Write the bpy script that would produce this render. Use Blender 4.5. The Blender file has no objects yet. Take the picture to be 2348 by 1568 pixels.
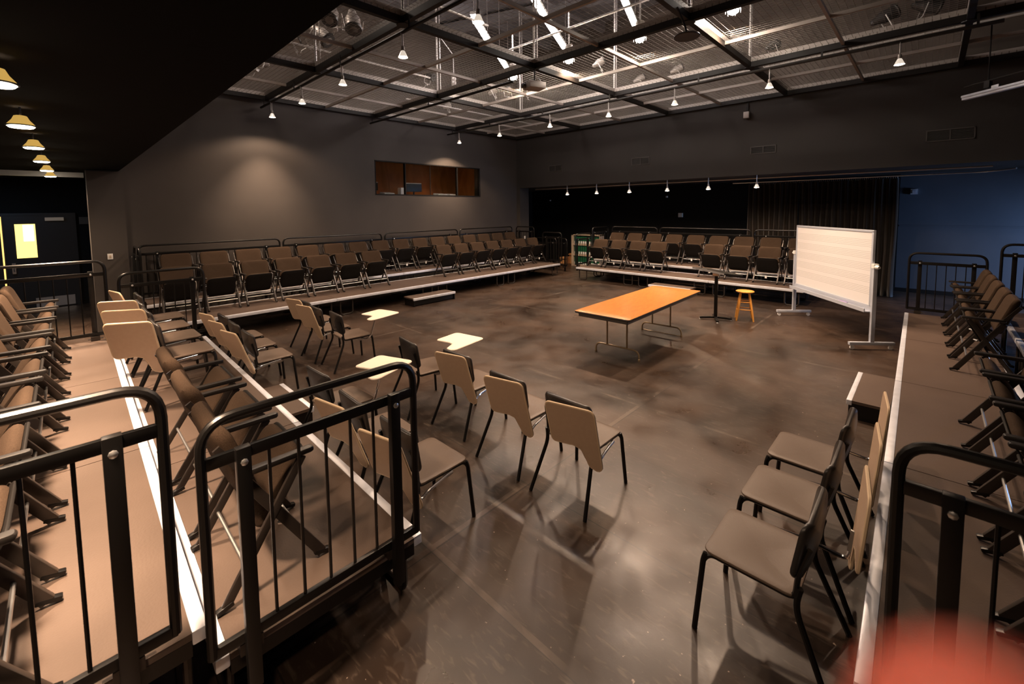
import bpy, math, random
from mathutils import Vector, Matrix
random.seed(7)
PI = math.pi
scn = bpy.context.scene
col = scn.collection

# ------------------------------------------------------------ camera, world, exposure
F, CX, CY, PITCH, ROLL, YAW, CAMH = 994.36, 1174.0, 551.1, .0715, -.0105, -.8028, 2.3
def cam_rot():
    Rz = Matrix(((math.cos(YAW), math.sin(YAW), 0), (-math.sin(YAW), math.cos(YAW), 0), (0, 0, 1)))
    M = Matrix(((1, 0, 0), (0, 0, -1), (0, 1, 0)))
    Rx = Matrix(((1, 0, 0), (0, math.cos(PITCH), -math.sin(PITCH)), (0, math.sin(PITCH), math.cos(PITCH))))
    Rr = Matrix(((math.cos(ROLL), -math.sin(ROLL), 0), (math.sin(ROLL), math.cos(ROLL), 0), (0, 0, 1)))
    return Rr @ Rx @ M @ Rz
RM = cam_rot()
cam_data = bpy.data.cameras.new('camera')
cam = bpy.data.objects.new('camera', cam_data)
col.objects.link(cam)
cam_data.sensor_width = 36.0
cam_data.sensor_fit = 'HORIZONTAL'
cam_data.lens = 36.0 * F / 2348.0
cam_data.shift_x = 0.0
cam_data.shift_y = -(784.0 - CY) / 2348.0
cam_data.clip_start = 0.004
cam_data.clip_end = 100
cam_data.dof.use_dof = True
cam_data.dof.focus_distance = 4.5
cam_data.dof.aperture_fstop = 3.2
rr, rd, rf = RM[0], RM[1], RM[2]
cam.matrix_world = Matrix(((rr[0], -rd[0], -rf[0], 0), (rr[1], -rd[1], -rf[1], 0), (rr[2], -rd[2], -rf[2], CAMH), (0, 0, 0, 1)))
scn.camera = cam
world = bpy.data.worlds.new('world'); scn.world = world
world.use_nodes = True
world.node_tree.nodes['Background'].inputs[0].default_value = (.004, .0045, .006, 1)
world.node_tree.nodes['Background'].inputs[1].default_value = 1.0
scn.view_settings.view_transform = 'Standard'
scn.view_settings.look = 'None'
scn.view_settings.gamma = 1.0
scn.view_settings.use_curve_mapping = False
scn.view_settings.exposure = 0.9

def new_light(kind, name, loc, energy, color, parent=None, target=None, size=.08, spot=130, blend=.6, size_y=None):
    l = bpy.data.lights.new(name, kind)
    l.energy = energy; l.color = color
    if kind == 'SPOT':
        l.spot_size = math.radians(spot); l.spot_blend = blend; l.shadow_soft_size = size
    elif kind == 'AREA':
        l.size = size
        if size_y: l.shape = 'RECTANGLE'; l.size_y = size_y
    else:
        l.shadow_soft_size = size
    o = bpy.data.objects.new(name, l); col.objects.link(o)
    o.location = loc
    d = (Vector(target) - Vector(loc)) if target else Vector((0, 0, -1))
    o.rotation_euler = d.to_track_quat('-Z', 'Y').to_euler()
    if parent: o.parent = parent
    return o
WARM = (1.0, .69, .46)
E_MAIN, E_THIRD, E_LEFT, E_LOW = 34, 6, 60, 42
E_NEAR = 62
E_KEY = 360        # the pipe nearer the camera

# ------------------------------------------------------------ materials
def nmat(name, color, rough=.5, metal=0.0, emit=None, estr=0.0, noise=None, bump=None, spec=.5, sheen=0, coat=0):
    m = bpy.data.materials.new(name); m.use_nodes = True
    nt = m.node_tree; b = nt.nodes['Principled BSDF']
    b.inputs['Base Color'].default_value = (*color, 1)
    b.inputs['Roughness'].default_value = rough
    b.inputs['Metallic'].default_value = metal
    b.inputs['Specular IOR Level'].default_value = spec
    if coat: b.inputs['Coat Weight'].default_value = coat; b.inputs['Coat Roughness'].default_value = .15
    if sheen: b.inputs['Sheen Weight'].default_value = sheen
    if emit:
        b.inputs['Emission Color'].default_value = (*emit, 1); b.inputs['Emission Strength'].default_value = estr
    tc = nt.nodes.new('ShaderNodeTexCoord')
    if noise:
        sc, c2, lo, hi = noise
        n = nt.nodes.new('ShaderNodeTexNoise'); n.inputs['Scale'].default_value = sc; n.inputs['Detail'].default_value = 5
        nt.links.new(tc.outputs['Object'], n.inputs['Vector'])
        r = nt.nodes.new('ShaderNodeMapRange'); r.inputs[1].default_value = lo; r.inputs[2].default_value = hi
        nt.links.new(n.outputs['Fac'], r.inputs[0])
        mx = nt.nodes.new('ShaderNodeMix'); mx.data_type = 'RGBA'
        mx.inputs[6].default_value = (*color, 1); mx.inputs[7].default_value = (*c2, 1)
        nt.links.new(r.outputs[0], mx.inputs[0]); nt.links.new(mx.outputs[2], b.inputs['Base Color'])
    if bump:
        sc, st = bump
        n = nt.nodes.new('ShaderNodeTexNoise'); n.inputs['Scale'].default_value = sc; n.inputs['Detail'].default_value = 4
        nt.links.new(tc.outputs['Object'], n.inputs['Vector'])
        bp = nt.nodes.new('ShaderNodeBump'); bp.inputs['Strength'].default_value = st; bp.inputs['Distance'].default_value = .01
        nt.links.new(n.outputs['Fac'], bp.inputs['Height']); nt.links.new(bp.outputs[0], b.inputs['Normal'])
    return m

def math_node(nt, op, a=None, b=None, va=0, vb=0):
    n = nt.nodes.new('ShaderNodeMath'); n.operation = op
    if a is not None: nt.links.new(a, n.inputs[0])
    else: n.inputs[0].default_value = va
    if b is not None: nt.links.new(b, n.inputs[1])
    else: n.inputs[1].default_value = vb
    return n.outputs[0]

def floor_mat():
    m = bpy.data.materials.new('black_painted_floor'); m.use_nodes = True
    nt = m.node_tree; b = nt.nodes['Principled BSDF']; L = nt.links
    tc = nt.nodes.new('ShaderNodeTexCoord'); sp = nt.nodes.new('ShaderNodeSeparateXYZ'); L.new(tc.outputs['Object'], sp.inputs[0])
    def noise(scale, det=6, dist=0, vec=None):
        n = nt.nodes.new('ShaderNodeTexNoise'); n.inputs['Scale'].default_value = scale; n.inputs['Detail'].default_value = det
        n.inputs['Distortion'].default_value = dist; L.new(vec or tc.outputs['Object'], n.inputs['Vector']); return n.outputs['Fac']
    def rng(x, lo, hi, a=0, c=1):
        r = nt.nodes.new('ShaderNodeMapRange'); r.inputs[1].default_value = lo; r.inputs[2].default_value = hi
        r.inputs[3].default_value = a; r.inputs[4].default_value = c; L.new(x, r.inputs[0]); return r.outputs[0]
    def mix(f, c1, c2):
        x = nt.nodes.new('ShaderNodeMix'); x.data_type = 'RGBA'; L.new(f, x.inputs[0])
        for s, c in ((6, c1), (7, c2)):
            if isinstance(c, tuple): x.inputs[s].default_value = (*c, 1)
            else: L.new(c, x.inputs[s])
        return x.outputs[2]
    n1 = rng(noise(.9, 8, .6), .35, .68)
    base = mix(n1, (.019, .012, .0085), (.060, .038, .026))
    st = nt.nodes.new('ShaderNodeMapping'); st.inputs['Scale'].default_value = (5, 1.2, 1); st.inputs['Rotation'].default_value = (0, 0, .5)
    L.new(tc.outputs['Object'], st.inputs[0])
    n2 = rng(noise(7, 10, .8, st.outputs[0]), .56, .74, 0, .6)
    base = mix(n2, base, (.10, .075, .058))
    n3 = rng(noise(28, 2), .735, .76)
    base = mix(n3, base, (.28, .22, .18))
    # panel seams: every .98 along x (starting 1.6) and 2.44 along y (starting 2.35)
    def seam(axis, start, step, w):
        a = math_node(nt, 'SUBTRACT', sp.outputs[axis], vb=start)
        a = math_node(nt, 'DIVIDE', a, vb=step)
        f = math_node(nt, 'FRACT', a)
        f = math_node(nt, 'SUBTRACT', f, vb=.5); f = math_node(nt, 'ABSOLUTE', f)
        return math_node(nt, 'GREATER_THAN', f, vb=.5 - w / step)
    s = math_node(nt, 'MAXIMUM', seam(0, 1.6, .98, .004), seam(1, 2.33, 2.44, .004))
    base = mix(math_node(nt, 'MULTIPLY', s, vb=.85), base, (.012, .009, .007))
    s2 = math_node(nt, 'MAXIMUM', seam(0, 4.56, 2.94, .02), seam(1, 2.36, 4.88, .02))
    s2 = math_node(nt, 'MULTIPLY', s2, rng(noise(2.3, 4), .42, .62, 0, .5))
    base = mix(s2, base, (.13, .10, .08))
    L.new(base, b.inputs['Base Color'])
    L.new(rng(noise(2.2, 6), .3, .7, .26, .50), b.inputs['Roughness'])
    bp = nt.nodes.new('ShaderNodeBump'); bp.inputs['Strength'].default_value = .18; bp.inputs['Distance'].default_value = .01
    L.new(noise(9, 8), bp.inputs['Height']); L.new(bp.outputs[0], b.inputs['Normal'])
    b.inputs['Specular IOR Level'].default_value = .42
    return m

def strip_mat():
    """galvanised slotted strip: dark slots every 10 cm"""
    m = nmat('galvanised_slotted', (.30, .265, .24), .5, .2)
    nt = m.node_tree; b = nt.nodes['Principled BSDF']; L = nt.links
    tc = nt.nodes.new('ShaderNodeTexCoord'); sp = nt.nodes.new('ShaderNodeSeparateXYZ'); L.new(tc.outputs['Object'], sp.inputs[0])
    a = math_node(nt, 'ADD', sp.outputs[0], sp.outputs[1]); a = math_node(nt, 'MULTIPLY', a, vb=11)
    f = math_node(nt, 'FRACT', a); g = math_node(nt, 'LESS_THAN', f, vb=.14)
    z = math_node(nt, 'FRACT', math_node(nt, 'MULTIPLY', sp.outputs[2], vb=7.0)); z = math_node(nt, 'LESS_THAN', z, vb=.6)
    g = math_node(nt, 'MULTIPLY', g, z)
    x = nt.nodes.new('ShaderNodeMix'); x.data_type = 'RGBA'; L.new(g, x.inputs[0])
    x.inputs[6].default_value = (.30, .265, .24, 1); x.inputs[7].default_value = (.12, .10, .085, 1)
    L.new(x.outputs[2], b.inputs['Base Color'])
    return m

def wood_mat(name, c1, c2, scale=6, rough=.3, stretch=(1, 14, 1)):
    m = nmat(name, c1, rough); nt = m.node_tree; b = nt.nodes['Principled BSDF']; L = nt.links
    tc = nt.nodes.new('ShaderNodeTexCoord'); mp = nt.nodes.new('ShaderNodeMapping'); mp.inputs['Scale'].default_value = stretch
    L.new(tc.outputs['Object'], mp.inputs[0])
    n = nt.nodes.new('ShaderNodeTexNoise'); n.inputs['Scale'].default_value = scale; n.inputs['Detail'].default_value = 6; n.inputs['Distortion'].default_value = 1.2
    L.new(mp.outputs[0], n.inputs['Vector'])
    r = nt.nodes.new('ShaderNodeMapRange'); r.inputs[1].default_value = .38; r.inputs[2].default_value = .66; L.new(n.outputs['Fac'], r.inputs[0])
    x = nt.nodes.new('ShaderNodeMix'); x.data_type = 'RGBA'; L.new(r.outputs[0], x.inputs[0])
    x.inputs[6].default_value = (*c1, 1); x.inputs[7].default_value = (*c2, 1); L.new(x.outputs[2], b.inputs['Base Color'])
    return m

def staff_mat():
    """white board face with five groups of five thin grey staff lines (object z from the board's lower edge)"""
    m = nmat('staff_lined_white', (.70, .70, .71), .25); nt = m.node_tree; b = nt.nodes['Principled BSDF']; L = nt.links
    tc = nt.nodes.new('ShaderNodeTexCoord'); sp = nt.nodes.new('ShaderNodeSeparateXYZ'); L.new(tc.outputs['Object'], sp.inputs[0])
    z = sp.outputs[2]; tot = None
    for g in range(5):
        for k in range(5):
            zc = .20 + g * .19 + k * .027
            d = math_node(nt, 'ABSOLUTE', math_node(nt, 'SUBTRACT', z, vb=zc)); q = math_node(nt, 'LESS_THAN', d, vb=.0022)
            tot = q if tot is None else math_node(nt, 'MAXIMUM', tot, q)
    x = nt.nodes.new('ShaderNodeMix'); x.data_type = 'RGBA'; L.new(tot, x.inputs[0])
    x.inputs[6].default_value = (.70, .69, .69, 1); x.inputs[7].default_value = (.40, .39, .38, 1); L.new(x.outputs[2], b.inputs['Base Color'])
    return m

M = {}
M['floor'] = floor_mat()
M['wall'] = nmat('grey_brown_wall', (.066, .058, .053), .62, noise=(.7, (.054, .047, .043), .35, .7), bump=(3, .05))
M['wall_far'] = nmat('dark_wall', (.050, .044, .040), .65, noise=(.6, (.045, .040, .036), .35, .7))
M['wall_blue'] = nmat('slate_blue_wall', (.085, .098, .122), .6, noise=(1.2, (.07, .082, .102), .35, .7))
M['black'] = nmat('black_paint', (.0055, .005, .0048), .75, spec=.25)
M['soffit'] = nmat('soffit_black', (.0028, .0022, .0018), .95, spec=.1)
M['upper'] = nmat('upper_wall_brown', (.10, .080, .066), .8, noise=(1.1, (.065, .053, .044), .3, .7))
M['roof'] = nmat('roof_deck', (.17, .16, .165), .8)
M['deck'] = nmat('deck_brown', (.100, .071, .056), .5, noise=(1.6, (.078, .055, .043), .35, .7), bump=(90, .12))
M['alu'] = nmat('aluminium', (.78, .81, .90), .38, .35, noise=(9, (.66, .69, .77), .4, .7))  # bluish tint puts the reflected daylight into the colour
M['black_metal'] = nmat('black_metal', (.0045, .004, .0038), .33, 0.0, spec=.38)
M['black_steel'] = nmat('black_steel_leg', (.036, .029, .025), .28, .35)
M['fabric'] = nmat('brown_black_fabric', (.054, .035, .023), .9, noise=(220, (.037, .024, .016), .4, .6), bump=(260, .25))
M['pan'] = nmat('seat_pan_black', (.010, .009, .0085), .6)
M['arm'] = nmat('armrest_black', (.014, .012, .011), .33)
M['chrome'] = nmat('chrome', (.8, .8, .82), .12, 1.0)
M['steel'] = nmat('bright_steel', (.6, .6, .6), .3, .9)
M['tag'] = nmat('white_tag', (.8, .8, .78), .5)
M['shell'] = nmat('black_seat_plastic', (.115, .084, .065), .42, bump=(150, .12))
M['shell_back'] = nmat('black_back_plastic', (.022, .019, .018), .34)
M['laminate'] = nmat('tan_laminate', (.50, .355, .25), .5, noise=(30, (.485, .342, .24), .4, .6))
M['laminate_top'] = nmat('bright_lit_laminate', (.80, .71, .60), .38)  # paler than the tan: strong light on raised tablets put into the colour
M['edge_wood'] = nmat('blond_edge', (.66, .50, .33), .5)
M['oak'] = wood_mat('oak_laminate', (.50, .205, .05), (.33, .115, .025), 4.5, .3, (1.6, 20, 1))
M['apron'] = nmat('dark_edge_band', (.03, .027, .025), .5)
M['grey_metal'] = nmat('grey_apron', (.20, .19, .18), .5, .2)
M['tan_tube'] = nmat('olive_tan_tube', (.34, .25, .15), .35, .4)
M['stool'] = wood_mat('golden_pine', (.78, .36, .07), (.66, .28, .045), 4, .4, (8, 8, 1))
M['silver'] = nmat('silver_frame', (.50, .54, .62), .42, .3)
M['staff'] = staff_mat()
M['white'] = nmat('white_plastic', (.75, .74, .72), .45)
M['purple'] = nmat('purple_felt', (.28, .18, .42), .8)
M['bulb'] = nmat('bulb_glow', (1, .9, .8), .5, emit=(1, .82, .62), estr=38)
M['bulb_hot'] = nmat('work_lamp_glow', (1, .95, .9), .5, emit=(1, .88, .76), estr=90)
M['tube'] = nmat('fluorescent_glow', (1, 1, 1), .5, emit=(1, .88, .86), estr=26)
M['reflector'] = nmat('reflector', (.7, .68, .64), .3, .6, emit=(1, .85, .7), estr=.35)
M['gold_shade'] = nmat('golden_glass_shade', (.75, .48, .10), .35, .1, emit=(1, .60, .14), estr=.30)
M['beam'] = nmat('black_beam', (.016, .0135, .012), .5)
M['bar'] = nmat('pale_bar', (.30, .26, .23), .5, .1)
M['strip'] = strip_mat()
M['wire'] = nmat('wire', (.27, .24, .21), .5, .3)
M['rod'] = nmat('galvanised_rod', (.48, .45, .43), .4, .3)
M['fixture'] = nmat('stage_light_grey', (.38, .34, .31), .45, .4)
M['fixture_black'] = nmat('stage_light_black', (.03, .027, .025), .4)
M['curtain'] = nmat('black_velour', (.020, .014, .010), .95, sheen=.3)
M['booth_wood'] = wood_mat('booth_wood', (.22, .10, .035), (.15, .065, .022), 3, .5, (1, 1, .3))
M['glass'] = None
M['green'] = nmat('green_binder', (.006, .10, .042), .5)
M['beige'] = nmat('beige_rack', (.46, .36, .26), .6)
M['cardboard'] = nmat('cardboard', (.50, .25, .10), .85)
M['vent'] = nmat('vent_grille', (.035, .031, .028), .6)
M['vent_trim'] = nmat('vent_trim', (.085, .074, .066), .5)
M['yellow_glass'] = nmat('lit_door_window', (1, .8, .3), .4, emit=(1, .70, .17), estr=1.15)
M['pale_glass'] = nmat('pale_notice_backlit', (1, .95, .7), .4, emit=(1, .88, .55), estr=1.5)
M['door_blue'] = nmat('door_dark', (.012, .016, .022), .4)
M['kick'] = nmat('kick_plate', (.45, .47, .52), .3, .7)
M['crack'] = nmat('lit_door_gap', (1, .7, .3), .5, emit=(1, .55, .14), estr=1.0)
M['screen'] = nmat('monitor_black', (.02, .022, .024), .3)
M['paper'] = nmat('paper_white', (.75, .73, .72), .6)
M['skin'] = nmat('skin', (.13, .028, .020), .6, spec=.15)
M['skin'].node_tree.nodes['Principled BSDF'].inputs['Subsurface Weight'].default_value = .4
M['skin'].node_tree.nodes['Principled BSDF'].inputs['Subsurface Radius'].default_value = (.012, .004, .002)
M['skin'].node_tree.nodes['Principled BSDF'].inputs['Subsurface Scale'].default_value = 1.0
M['grip'] = nmat('grip_rubber', (.02, .02, .02), .7)
M['orange'] = nmat('orange_tag', (.6, .07, .03), .6)
def glass_mat():
    m = bpy.data.materials.new('booth_glass'); m.use_nodes = True
    b = m.node_tree.nodes['Principled BSDF']
    b.inputs['Transmission Weight'].default_value = 1; b.inputs['Roughness'].default_value = .0; b.inputs['IOR'].default_value = 1.1
    b.inputs['Base Color'].default_value = (.9, .92, .92, 1)
    return m
M['glass'] = glass_mat()
for k, v in (('fabric', .08), ('pan', .15), ('wall', .22), ('wall_far', .22), ('wall_blue', .2), ('deck', .22), ('upper', .1), ('laminate', .3), ('shell', .28), ('curtain', .05), ('roof', .1), ('beam', .25), ('cardboard', .1), ('booth_wood', .2)):
    M[k].node_tree.nodes['Principled BSDF'].inputs['Specular IOR Level'].default_value = v

# ------------------------------------------------------------ mesh helpers
class MB:
    def __init__(s): s.v = []; s.f = []
    def add(s, vs, fs, mat=None):
        n = len(s.v)
        for v in vs:
            v = Vector(v); s.v.append(tuple(mat @ v) if mat is not None else tuple(v))
        for f in fs: s.f.append(tuple(i + n for i in f))
        return s
    def box(s, c, d, rot=None):
        x, y, z = d[0] / 2, d[1] / 2, d[2] / 2
        vs = [(a * x, b * y, e * z) for a in (-1, 1) for b in (-1, 1) for e in (-1, 1)]
        m = Matrix.Translation(c)
        if rot is not None: m = m @ rot
        return s.add(vs, [(0, 1, 3, 2), (4, 6, 7, 5), (0, 4, 5, 1), (2, 3, 7, 6), (0, 2, 6, 4), (1, 5, 7, 3)], m)
    def bb(s, x0, x1, y0, y1, z0, z1):
        return s.box(((x0 + x1) / 2, (y0 + y1) / 2, (z0 + z1) / 2), (abs(x1 - x0), abs(y1 - y0), abs(z1 - z0)))
    def bar(s, p0, p1, w, h, up=(0, 0, 1)):
        p0, p1 = Vector(p0), Vector(p1); d = (p1 - p0); L = d.length; d.normalize()
        up = Vector(up)
        if abs(d.dot(up)) > .98: up = Vector((1, 0, 0))
        sx = d.cross(up).normalized(); u = sx.cross(d).normalized()
        m = Matrix(((d[0], sx[0], u[0]), (d[1], sx[1], u[1]), (d[2], sx[2], u[2]))).to_4x4()
        return s.box((p0 + p1) / 2, (L, w, h), m)
    def tube(s, pts, r, n=8, closed=False, caps=True):
        pts = [Vector(p) for p in pts]; N = len(pts)
        rs = r if isinstance(r, (list, tuple)) else [r] * N
        tang = []
        for i in range(N):
            if closed: t = pts[(i + 1) % N] - pts[i - 1]
            else: t = pts[min(i + 1, N - 1)] - pts[max(i - 1, 0)]
            tang.append(t.normalized())
        t0 = tang[0]; a = Vector((0, 0, 1)) if abs(t0.z) < .9 else Vector((1, 0, 0))
        nrm = t0.cross(a).normalized(); base = len(s.v)
        for i in range(N):
            if i > 0:
                nrm = (nrm - tang[i] * nrm.dot(tang[i])).normalized()
            b = tang[i].cross(nrm)
            for k in range(n):
                th = 2 * PI * k / n
                s.v.append(tuple(pts[i] + (nrm * math.cos(th) + b * math.sin(th)) * rs[i]))
        seg = N if closed else N - 1
        for i in range(seg):
            for k in range(n):
                a0 = base + i * n + k; a1 = base + i * n + (k + 1) % n
                b0 = base + ((i + 1) % N) * n + k; b1 = base + ((i + 1) % N) * n + (k + 1) % n
                s.f.append((a0, a1, b1, b0))
        if caps and not closed:
            s.f.append(tuple(base + k for k in range(n))[::-1]); s.f.append(tuple(base + (N - 1) * n + k for k in range(n)))
        return s
    def lathe(s, prof, n=20, mat=None):
        vs = []; fs = []
        for r, z in prof:
            for k in range(n): vs.append((r * math.cos(2 * PI * k / n), r * math.sin(2 * PI * k / n), z))
        for i in range(len(prof) - 1):
            for k in range(n):
                fs.append((i * n + k, i * n + (k + 1) % n, (i + 1) * n + (k + 1) % n, (i + 1) * n + k))
        fs.append(tuple(range(n))[::-1]); fs.append(tuple((len(prof) - 1) * n + k for k in range(n)))
        return s.add(vs, fs, mat)
    def prism(s, poly, z0, z1, mat=None):
        n = len(poly)
        vs = [(x, y, z0) for x, y in poly] + [(x, y, z1) for x, y in poly]
        fs = [tuple(range(n))[::-1], tuple(range(n, 2 * n))] + [(i, (i + 1) % n, n + (i + 1) % n, n + i) for i in range(n)]
        return s.add(vs, fs, mat)
    def pad(s, outline, th, er, bend=None, crown=0, mat=None):
        """rounded slab: outline in xy, thickness th, edge radius er, crown bulges the top, bend(x,y) shifts z"""
        cx = sum(p[0] for p in outline) / len(outline); cy = sum(p[1] for p in outline) / len(outline)
        n = len(outline); R = max(math.hypot(p[0] - cx, p[1] - cy) for p in outline)
        rings = [(.3, 1, 1), (.6, 1, .8), (.82, 1, .45), (1 - er * 1.1 / R, .98, .1), (1 - er * .3 / R, .7, 0), (1, .25, 0), (1, -.25, 0), (1 - er * .3 / R, -.7, 0), (1 - er * 1.1 / R, -.98, 0), (.6, -1, 0)]
        vs = []; fs = []
        for sc, zz, cr in rings:
            for x, y in outline:
                px = cx + (x - cx) * sc; py = cy + (y - cy) * sc
                vs.append((px, py, zz * th / 2 + cr * crown + (bend(px, py) if bend else 0)))
        m = len(rings)
        for i in range(m - 1):
            for k in range(n): fs.append((i * n + k, (i + 1) * n + k, (i + 1) * n + (k + 1) % n, i * n + (k + 1) % n))
        vs.append((cx, cy, th / 2 + crown + (bend(cx, cy) if bend else 0))); t = len(vs) - 1
        vs.append((cx, cy, -th / 2 + (bend(cx, cy) if bend else 0))); bt = len(vs) - 1
        for k in range(n):
            fs.append((t, k, (k + 1) % n)); fs.append((bt, (m - 1) * n + (k + 1) % n, (m - 1) * n + k))
        return s.add(vs, fs, mat)
    def build(s, name, mat, parent=None, smooth=True, ang=35, bevel=0):
        me = bpy.data.meshes.new(name); me.from_pydata(s.v, [], s.f); me.update()
        if bevel:
            import bmesh
            bm = bmesh.new(); bm.from_mesh(me)
            ed = [e for e in bm.edges if len(e.link_faces) == 2 and e.calc_face_angle(0) > .7]
            bmesh.ops.bevel(bm, geom=ed, offset=bevel, segments=2, affect='EDGES', profile=.6)
            bm.to_mesh(me); bm.free()
        if smooth:
            for p in me.polygons: p.use_smooth = True
            try: me.set_sharp_from_angle(angle=math.radians(ang))
            except Exception: pass
        o = bpy.data.objects.new(name, me); col.objects.link(o)
        if mat is not None: me.materials.append(M[mat] if isinstance(mat, str) else mat)
        if parent is not None: o.parent = parent
        return o

def rrect(w, h, r, n=4, cx=0, cy=0):
    pts = []
    for ax, ay, a0 in ((w / 2 - r, h / 2 - r, 0), (-w / 2 + r, h / 2 - r, 90), (-w / 2 + r, -h / 2 + r, 180), (w / 2 - r, -h / 2 + r, 270)):
        for k in range(n + 1):
            a = math.radians(a0 + 90 * k / n); pts.append((cx + ax + r * math.cos(a), cy + ay + r * math.sin(a)))
    return pts
def arc_path(pts, r, n=5):
    """polyline with rounded corners"""
    pts = [Vector(p) for p in pts]; out = [pts[0]]
    for i in range(1, len(pts) - 1):
        a, b, c = pts[i - 1], pts[i], pts[i + 1]
        d1 = (a - b).normalized(); d2 = (c - b).normalized()
        p1 = b + d1 * r; p2 = b + d2 * r
        for k in range(n + 1):
            t = k / n; out.append(p1 * (1 - t) ** 2 + b * 2 * t * (1 - t) + p2 * t ** 2)
    out.append(pts[-1]); return out

def tag(o, label=None, cat=None, group=None, kind=None):
    if label: o['label'] = label
    if cat: o['category'] = cat
    if group: o['group'] = group
    if kind: o['kind'] = kind
    return o
def thing(name, loc=(0, 0, 0), rz=0, label=None, cat=None, group=None):
    o = bpy.data.objects.new(name, None); col.objects.link(o); o.location = loc; o.rotation_euler = (0, 0, rz)
    o.empty_display_size = .1
    return tag(o, label, cat, group)
def dup(root, loc, rz, label, group=None):
    r = root.copy(); col.objects.link(r); r.location = loc; r.rotation_euler = (0, 0, rz); r['label'] = label
    if group: r['group'] = group
    for ch in list(root.children):
        c = ch.copy(); col.objects.link(c); c.parent = r
        for g in list(ch.children):
            d = g.copy(); col.objects.link(d); d.parent = c
    return r
def struct(o): o['kind'] = 'structure'; return o
ORD = ['first', 'second', 'third', 'fourth', 'fifth', 'sixth', 'seventh', 'eighth', 'ninth', 'tenth', 'eleventh', 'twelfth', 'thirteenth', 'fourteenth', 'fifteenth', 'sixteenth']

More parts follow.
